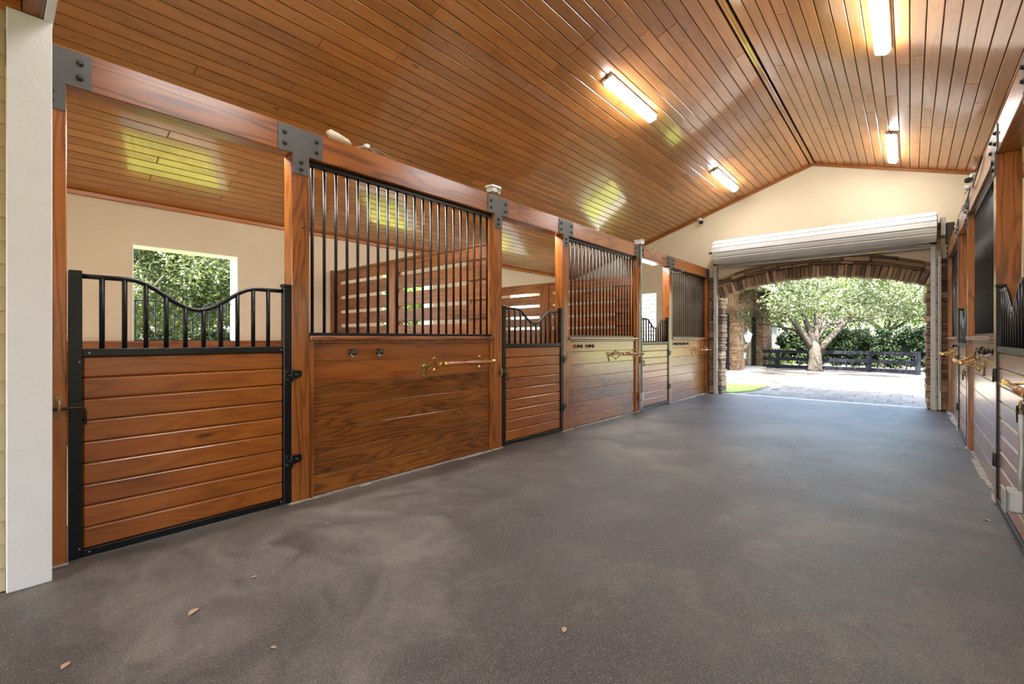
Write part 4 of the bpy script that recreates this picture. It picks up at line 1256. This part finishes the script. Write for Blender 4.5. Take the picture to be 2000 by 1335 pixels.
# the oak beyond the archway
T0 = Vector((-3.04, 23.1, -0.07))
oak = empty('oak_tree', T0, 'spreading oak with forked grey trunk beyond the archway', 'tree')
RR = Vector((math.cos(YAW), math.sin(YAW), 0)); FF = Vector((-math.sin(YAW), math.cos(YAW), 0))
def tp(u, w, z): return RR * u + FF * w + Vector((0, 0, z))
tk = MB()
tk.tube([tp(0, 0, -0.02), tp(0, 0, 0.12), tp(0, 0, 0.6), tp(-0.02, 0, 0.95), tp(-0.02, 0, 1.15), tp(-0.02, 0.02, 1.3)], [0.33, 0.26, 0.23, 0.235, 0.15, 0.02], 14)
limbs = [
    ([tp(-0.10, 0, 0.9), tp(-0.38, 0.1, 1.5), tp(-0.85, 0.2, 2.2), tp(-1.35, 0.3, 2.9), (tp(-1.9, 0.4, 3.6)), tp(-2.6, 0.5, 4.3)], [0.19, 0.17, 0.145, 0.12, 0.09, 0.04]),
    ([tp(0.0, 0.05, 1.0), tp(-0.08, 0.2, 1.7), tp(-0.25, 0.4, 2.4), tp(-0.5, 0.5, 3.2), tp(-0.6, 0.5, 4.6)], [0.17, 0.14, 0.12, 0.09, 0.04]),
    ([tp(0.05, 0, 1.0), tp(0.12, 0.1, 1.6), tp(0.1, 0.1, 2.3), tp(0.2, 0.0, 3.4), tp(0.3, 0, 5)], [0.16, 0.13, 0.11, 0.08, 0.04]),
    ([tp(0.12, -0.05, 0.8), tp(0.42, -0.1, 1.25), tp(0.9, -0.2, 1.8), tp(1.35, -0.3, 2.45), tp(1.75, -0.3, 2.85), tp(2.6, -0.3, 3.2), tp(3.4, -0.3, 3.6)], [0.18, 0.155, 0.135, 0.115, 0.09, 0.06, 0.03]),
    ([tp(0.08, 0.1, 1.25), tp(0.5, 0.4, 1.65), tp(1.0, 0.6, 2.0), tp(2.0, 0.9, 2.15), tp(3.2, 1.0, 2.25), tp(4.2, 1.1, 2.5)], [0.13, 0.11, 0.10, 0.08, 0.06, 0.03]),
    ([tp(0.1, 0.1, 1.5), tp(0.5, 0.3, 2.2), tp(1.0, 0.5, 2.7), tp(1.6, 0.6, 3.6)], [0.11, 0.09, 0.07, 0.03]),
    ([tp(-0.3, 0.1, 1.4), tp(-0.6, 0.5, 1.75), tp(-1.3, 0.8, 1.95), tp(-2.2, 1.0, 2.1)], [0.09, 0.07, 0.05, 0.03]),
]
for pts_, rs_ in limbs: tk.tube(pts_, [q_ * 0.78 for q_ in rs_], 9)
tk.build('trunk', M['bark'], oak)
rg = random.Random(5)
cs = []; rs = []
for k in range(190):
    u = rg.uniform(-3.6, 5.0); w = rg.uniform(-5.0, 3.0)
    zlow = 2.35 + 0.10 * abs(u - 0.3) * 0 + (0.35 if abs(u) < 1.2 else 0) - 0.10 * max(0, abs(w) - 1)
    z = zlow + abs(rg.gauss(0, 1.0)) * 1.3
    p = tp(u, w, min(z, 7.0)); cs.append((p.x, p.y, p.z)); q = rg.uniform(0.35, 0.75); rs.append((q, q, q * 0.6))
link('crown', leaf_cloud('oak_crown', cs, rs, 190, 0.062, 3), M['oak'], oak)

# generic background tree crown, shared
def bg_crown(seed, n=80, per=480, size=0.052, rx=2.6, rz=2.6):
    r = random.Random(seed); c = []; q = []
    for k in range(n):
        a = r.uniform(0, 2 * PI); e = math.asin(r.uniform(-0.8, 1)); d = r.uniform(0.35, 1.0)
        c.append((rx * d * math.cos(a) * math.cos(e), rx * d * math.sin(a) * math.cos(e), rz * d * math.sin(e)))
        s = r.uniform(0.45, 0.95); q.append((s, s, s * 0.75))
    return leaf_cloud('crown_leaves', c, q, per, size, seed)
CR = [bg_crown(11), bg_crown(12)]
def bg_tree(x, y, h, mat, k, sc, label):
    t = empty('broadleaf_tree', (x, y, -0.07), label, 'tree', 'trees around the barn')
    MB().tube([(0, 0, -0.02), (0.05, 0, h * 0.3), (0.0, 0.1, h * 0.55), (0.1, 0, h * 0.9)], [0.20 * sc, 0.15 * sc, 0.12 * sc, 0.04], 9).build('trunk', M['bark'], t)
    br_ = MB()
    for j in range(5):
        a = j * 1.3 + k
        br_.tube([(0, 0.05, h * 0.45), (math.cos(a) * 0.8 * sc, math.sin(a) * 0.8 * sc, h * 0.7), (math.cos(a) * 1.9 * sc, math.sin(a) * 1.9 * sc, h * 0.95)], [0.08 * sc, 0.05 * sc, 0.02], 7)
    br_.build('branch', M['bark'], t)
    link('crown', CR[k % 2], mat, t, (0, 0, h), (0, 0, k * 1.1), (sc, sc, sc))
    return t
BT = [(-5.2, 31.0, 3.4, 'bright', 0, 1.25, 'tree beyond the hedge just past the garage corner'), (-1.0, 33.5, 3.6, 'bright', 1, 1.35, 'light green tree beyond the hedge behind the oak trunk'),
      (3.0, 30.0, 3.2, 'bright', 2, 1.2, 'light green tree beyond the hedge at the archway edge'), (-8.5, 33.0, 4.2, 'oak', 3, 1.4, 'darker tree rising behind the garage'),
      (-14.0, 1.9, 2.9, 'oak', 4, 1.0, 'oak filling the window seen over the first gate'), (-14.6, 5.0, 2.9, 'oak', 5, 1.05, 'oak outside between the first two stall windows'),
      (-14.5, 10.0, 2.9, 'bright', 6, 1.0, 'light green tree outside the middle stall window'), (-17.5, 15.5, 3.4, 'bright', 7, 1.1, 'tree seen through slats of the far partition'),
      (-18.5, -1.0, 3.6, 'oak', 8, 1.2, 'tree outside toward the white column side'), (-20.5, 4.0, 3.0, 'oak', 9, 1.35, 'second-row oak behind the one filling the first window')]
for (x, y, h, mt, k, sc_, lab) in BT:
    bg_tree(x, y, h, M[mt], k, sc_, lab)

def hedge(p0, p1, h, thick, label, mat, z0=0.10, n=5200, size=0.055, seed=9):
    p0, p1 = Vector(p0), Vector(p1)
    d = p1 - p0; L = d.length; ang = math.atan2(d.y, d.x)
    root = empty('hedge', (p0.x, p0.y, -0.07), label, 'hedge', None, (0, 0, ang))
    r = random.Random(seed); c = []; q = []
    m = int(L * 40)
    for k in range(m):
        u = r.uniform(0, L); v = r.choice([-1, -1, 0, 1]) * thick * 0.32 + r.uniform(-0.08, 0.08); z = r.uniform(z0 + 0.2, h)
        c.append((u, v, z)); s = r.uniform(0.16, 0.32); q.append((s, s, s * 0.8))
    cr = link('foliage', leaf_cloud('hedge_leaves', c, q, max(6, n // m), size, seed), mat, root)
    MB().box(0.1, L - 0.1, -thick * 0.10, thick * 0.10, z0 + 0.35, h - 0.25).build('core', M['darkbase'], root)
    st = MB()
    for k in range(int(L * 3)):
        u = (k + 0.5) / 3 + r.uniform(-0.1, 0.1)
        st.tube([(u, 0, 0), (u + r.uniform(-0.08, 0.08), r.uniform(-0.08, 0.08), z0 + 0.7)], 0.018, 5)
    tag(st.build('stems', M['bark'], root), kind='stuff')
    return root
hedge((-4.95, 26.0, 0), (2.6, 25.2, 0), 1.72, 1.0, 'tall clipped dark hedge behind the black fence', M['hedge'], 0.08, 70000)
hedge((-16.5, -3.0, 0), (-16.5, 14.0, 0), 1.55, 0.9, 'low hedge outside the stall windows', M['hedge'], 0.1, 45000, 0.06, 10)

sh = empty('shrub', (-4.85, 24.75, -0.07), 'bright green shrub at the foot of the garage corner', 'shrub')
c = []; q = []
r = random.Random(44)
for k in range(26):
    c.append((r.gauss(0, 0.28), r.gauss(0, 0.25), r.uniform(0.1, 0.95))); q.append((0.2, 0.2, 0.16))
link('foliage', leaf_cloud('shrub_leaves', c, q, 40, 0.055, 44), M['bright'], sh)
st = MB()
for k in range(6): st.tube([(0, 0, 0), (r.uniform(-0.3, 0.3), r.uniform(-0.3, 0.3), 0.8)], 0.012, 5)
tag(st.build('stems', M['bark'], sh), kind='stuff')

# black three-rail fence in front of the hedge
fe = empty('rail_fence', (-4.62, 24.05, -0.07), 'black three-rail fence in front of the hedge', 'fence')
fp = [(-0.62, 0.05), (0.0, 0.0), (3.35, -0.2), (4.85, -1.05)]
for (x, y) in fp[1:]:
    cb('post', M['fence'], x - 0.08, x + 0.08, y - 0.07, y + 0.07, 0, 0.86, fe, 0.01)
for (a, b_) in zip(fp[:-1], fp[1:]):
    a, b_ = Vector((*a, 0)), Vector((*b_, 0)); d = b_ - a
    for z in (0.10, 0.45, 0.78):
        link('rail', cbox(d.length, 0.035, 0.14, 0.004), M['fence'], fe, ((a.x + b_.x) / 2, (a.y + b_.y) / 2 - 0.085, z), (0, 0, math.atan2(d.y, d.x)))

# white shed seen through the end-wall stall window
M['shed'] = plain('weathered_white_siding', (0.34, 0.335, 0.32), 0.6, 0.0, 0.05)
ws = empty('white_shed', (-7.35, 15.2, -0.035), 'white lap-sided shed seen through the end wall stall window', 'building')
MB().box(-1.7, 1.7, 0.03, 1.1, 0, 3.1).build('body', M['shed'], ws)
for k in range(23):
    z0 = 0.01 + 0.134 * k
    MB().hexa([(-1.7, -0.025, z0), (1.7, -0.025, z0), (1.7, 0.03, z0), (-1.7, 0.03, z0), (-1.7, 0.012, z0 + 0.132), (1.7, 0.012, z0 + 0.132), (1.7, 0.03, z0 + 0.132), (-1.7, 0.03, z0 + 0.132)]).build('siding_board', M['shed'], ws)
MB().hexa([(-1.85, -0.1, 3.11), (1.85, -0.1, 3.11), (1.85, 1.2, 3.11), (-1.85, 1.2, 3.11), (-1.85, -0.1, 3.2), (1.85, -0.1, 3.2), (1.85, 1.2, 3.7), (-1.85, 1.2, 3.7)]).build('roof', M['galv'], ws)

# ------------------------------------------------------------------ stone garage beside the driveway
GX = -5.42
ga = empty('garage', (GX, 22.5, -0.07), 'stone-faced garage with arched openings beside the driveway', 'building')
def ledge(name, x0, x1, y0, y1, z0, z1, seed):
    """pier faced with small ledge stones, too small to pick apart: joined"""
    r = random.Random(seed); mb_ = MB()
    z = z0
    while z < z1:
        hgt = r.choice([0.06, 0.08, 0.10])
        for (ax_, a, b_) in (('x', y0, y1), ('y', x0, x1)):
            u = a
            while u < b_ - 0.02:
                w = min(r.uniform(0.15, 0.45), b_ - u)
                j = r.uniform(0.0, 0.035)
                if ax_ == 'x': mb_.box(x1 - 0.05, x1 + j, u + 0.004, u + w - 0.004, z + 0.004, z + hgt - 0.004)
                else: mb_.box(u + 0.004, u + w - 0.004, y0 - j, y0 + 0.05, z + 0.004, z + hgt - 0.004)
                u += w
        z += hgt
    mb_.box(x0, x1 - 0.02, y0 + 0.02, y1, z0, z1)
    return mb_.build(name, M['stone_far'], ga)
piers = [(-5.2, -4.55), (-2.2, -1.2), (2.2, 4.0)]
for k, (a, b_) in enumerate(piers):
    ledge('stone_pier', -0.46, 0.05, a, b_, 0.0, 2.75, 50 + k)
# arched spandrels between the piers
for k, (a, b_) in enumerate(((-4.55, -2.2), (-1.2, 2.2))):
    sp = MB(); nn = 14
    for i in range(nn):
        ya = a + (b_ - a) * i / nn; yb = a + (b_ - a) * (i + 1) / nn
        za = 2.30 + 0.42 * math.sqrt(max(0, 1 - (2 * i / nn - 1) ** 2)); zb = 2.30 + 0.42 * math.sqrt(max(0, 1 - (2 * (i + 1) / nn - 1) ** 2))
        sp.hexa([(-0.40, ya + 0.003, za), (0.04 + 0.02 * (i % 2), ya + 0.003, za), (0.04 + 0.02 * (i % 2), yb - 0.003, zb), (-0.40, yb - 0.003, zb), (-0.40, ya + 0.003, za + 0.42), (0.04 + 0.02 * (i % 2), ya + 0.003, za + 0.42), (0.04 + 0.02 * (i % 2), yb - 0.003, zb + 0.42), (-0.40, yb - 0.003, zb + 0.42)])
    sp.build('arch_ring', M['stone_far'], ga)
ledge('stone_band', -0.46, 0.03, -5.2, 4.0, 2.75, 3.6, 70)
MB().box(-5.5, -0.47, -5.2, 4.0, 3.4, 3.6).build('ceiling_slab', M['white'], ga)
MB().box(-5.5, -0.47, 3.85, 4.0, 0, 3.4).build('end_wall', M['stucco'], ga)
MB().box(-5.5, -5.35, -5.2, 3.85, 0, 3.4).build('back_wall', M['stucco'], ga)
MB().box(-5.35, 0.35, -5.2, 3.85, -0.02, 0.055).build('slab', M['concrete'], ga)
for (y0, y1) in ((-1.2, -1.1), (2.05, 2.2), (-2.3, -2.2)):
    MB().box(-0.40, -0.25, y0, y1, 0.05, 2.5).build('door_jamb', M['black'], ga)
# eaves: white fascia boards and roof
ro = MB().hexa([(-6.2, -5.6, 3.7), (1.0, -5.6, 3.55), (1.0, 4.9, 3.55), (-6.2, 4.9, 3.7), (-6.2, -5.6, 5.8), (0.9, -5.6, 3.75), (0.9, 4.9, 3.75), (-6.2, 4.9, 5.8)]).build('roof', M['whitebox'], ga)
MB().box(0.95, 1.05, -5.6, 4.9, 3.42, 3.62).build('fascia', M['white'], ga)
MB().hexa([(0.0, 4.0, 2.75), (2.4, 4.0, 3.05), (2.4, 4.12, 3.05), (0.0, 4.12, 2.75), (0.0, 4.0, 2.87), (2.4, 4.0, 3.17), (2.4, 4.12, 3.17), (0.0, 4.12, 2.87)]).build('eave_brace', M['white'], ga)
# lanterns on the piers
def lantern(y, z, label):
    root = empty('wall_lantern', (GX + 0.07, y, z), label, 'lantern', 'lanterns on the garage')
    MB().box(0.0, 0.03, -0.06, 0.06, -0.30, 0.20).build('backplate', M['galv'], root)
    MB().tube([(0.03, 0, -0.1), (0.12, 0, -0.38), (0.22, 0, -0.32), (0.24, 0, -0.2)], 0.014, 8).build('arm', M['galv'], root)
    MB().prism([(0.10, -0.10), (0.24, -0.10), (0.24, 0.10), (0.10, 0.10)], lambda u, v: (0.24 + (u - 0.17) * 0.9, v * 0.65, -0.20), lambda u, v: (0.24 + (u - 0.17) * 1.9, v * 1.35, 0.12)).build('glass', M['glassy'], root)
    MB().lathe((0.24, 0, 0.12), (0, 0, 1), [(0, 0.19), (0.03, 0.17), (0.13, 0.05), (0.16, 0.02), (0.20, 0.03), (0.24, 0.005)], 8).build('cap', M['galv'], root)
    MB().tube([(0.24 + 0.0, 0, 0.36), (0.18, 0, 0.46), (0.06, 0, 0.44), (0.02, 0, 0.2)], 0.012, 8).build('scroll', M['galv'], root)
lantern(20.9, 1.35, 'white lantern on the garage pier closer to the barn')
lantern(25.9, 1.75, 'white lantern on the garage corner in front of the hedge')
# shelf with bins inside the garage
sh = empty('storage_shelf', (GX - 0.75, 23.9, -0.01), 'grey metal storage shelf inside the garage arch', 'shelf')
for (x, y) in ((-0.25, -0.6), (0.25, -0.6), (-0.25, 0.6), (0.25, 0.6)):
    MB().box(x - 0.025, x + 0.025, y - 0.025, y + 0.025, 0, 1.75).build('upright', M['galv'], sh)
for z in (0.35, 0.85, 1.35): MB().box(-0.27, 0.27, -0.62, 0.62, z, z + 0.03).build('shelf_board', M['galv'], sh)
for (y, z, w, hgt, mt, lab) in ((-0.25, 0.38, 0.18, 0.24, 'whitebox', 'white bucket on the lowest garage shelf'), (-0.2, 0.88, 0.2, 0.12, 'cream', 'cream bag on the middle garage shelf'), (-0.15, 1.38, 0.35, 0.16, 'galv', 'grey bin on the top garage shelf'), (-0.25, 0.003, 0.2, 0.25, 'rod_y', 'brown box on the floor under the garage shelf')):
    bx_ = empty('storage_bin', (GX - 0.62, 23.9 + y, -0.01 + z), lab, 'bin', 'bins in the garage')
    MB().prism([(-0.14, -w), (0.14, -w), (0.14, w), (-0.14, w)], lambda u, v: (u * 0.85, v * 0.85, 0.001), lambda u, v: (u, v, hgt)).build('tub', M[mt], bx_)
    MB().box(-0.15, 0.15, -w - 0.01, w + 0.01, hgt, hgt + 0.02).build('rim', M[mt], bx_)
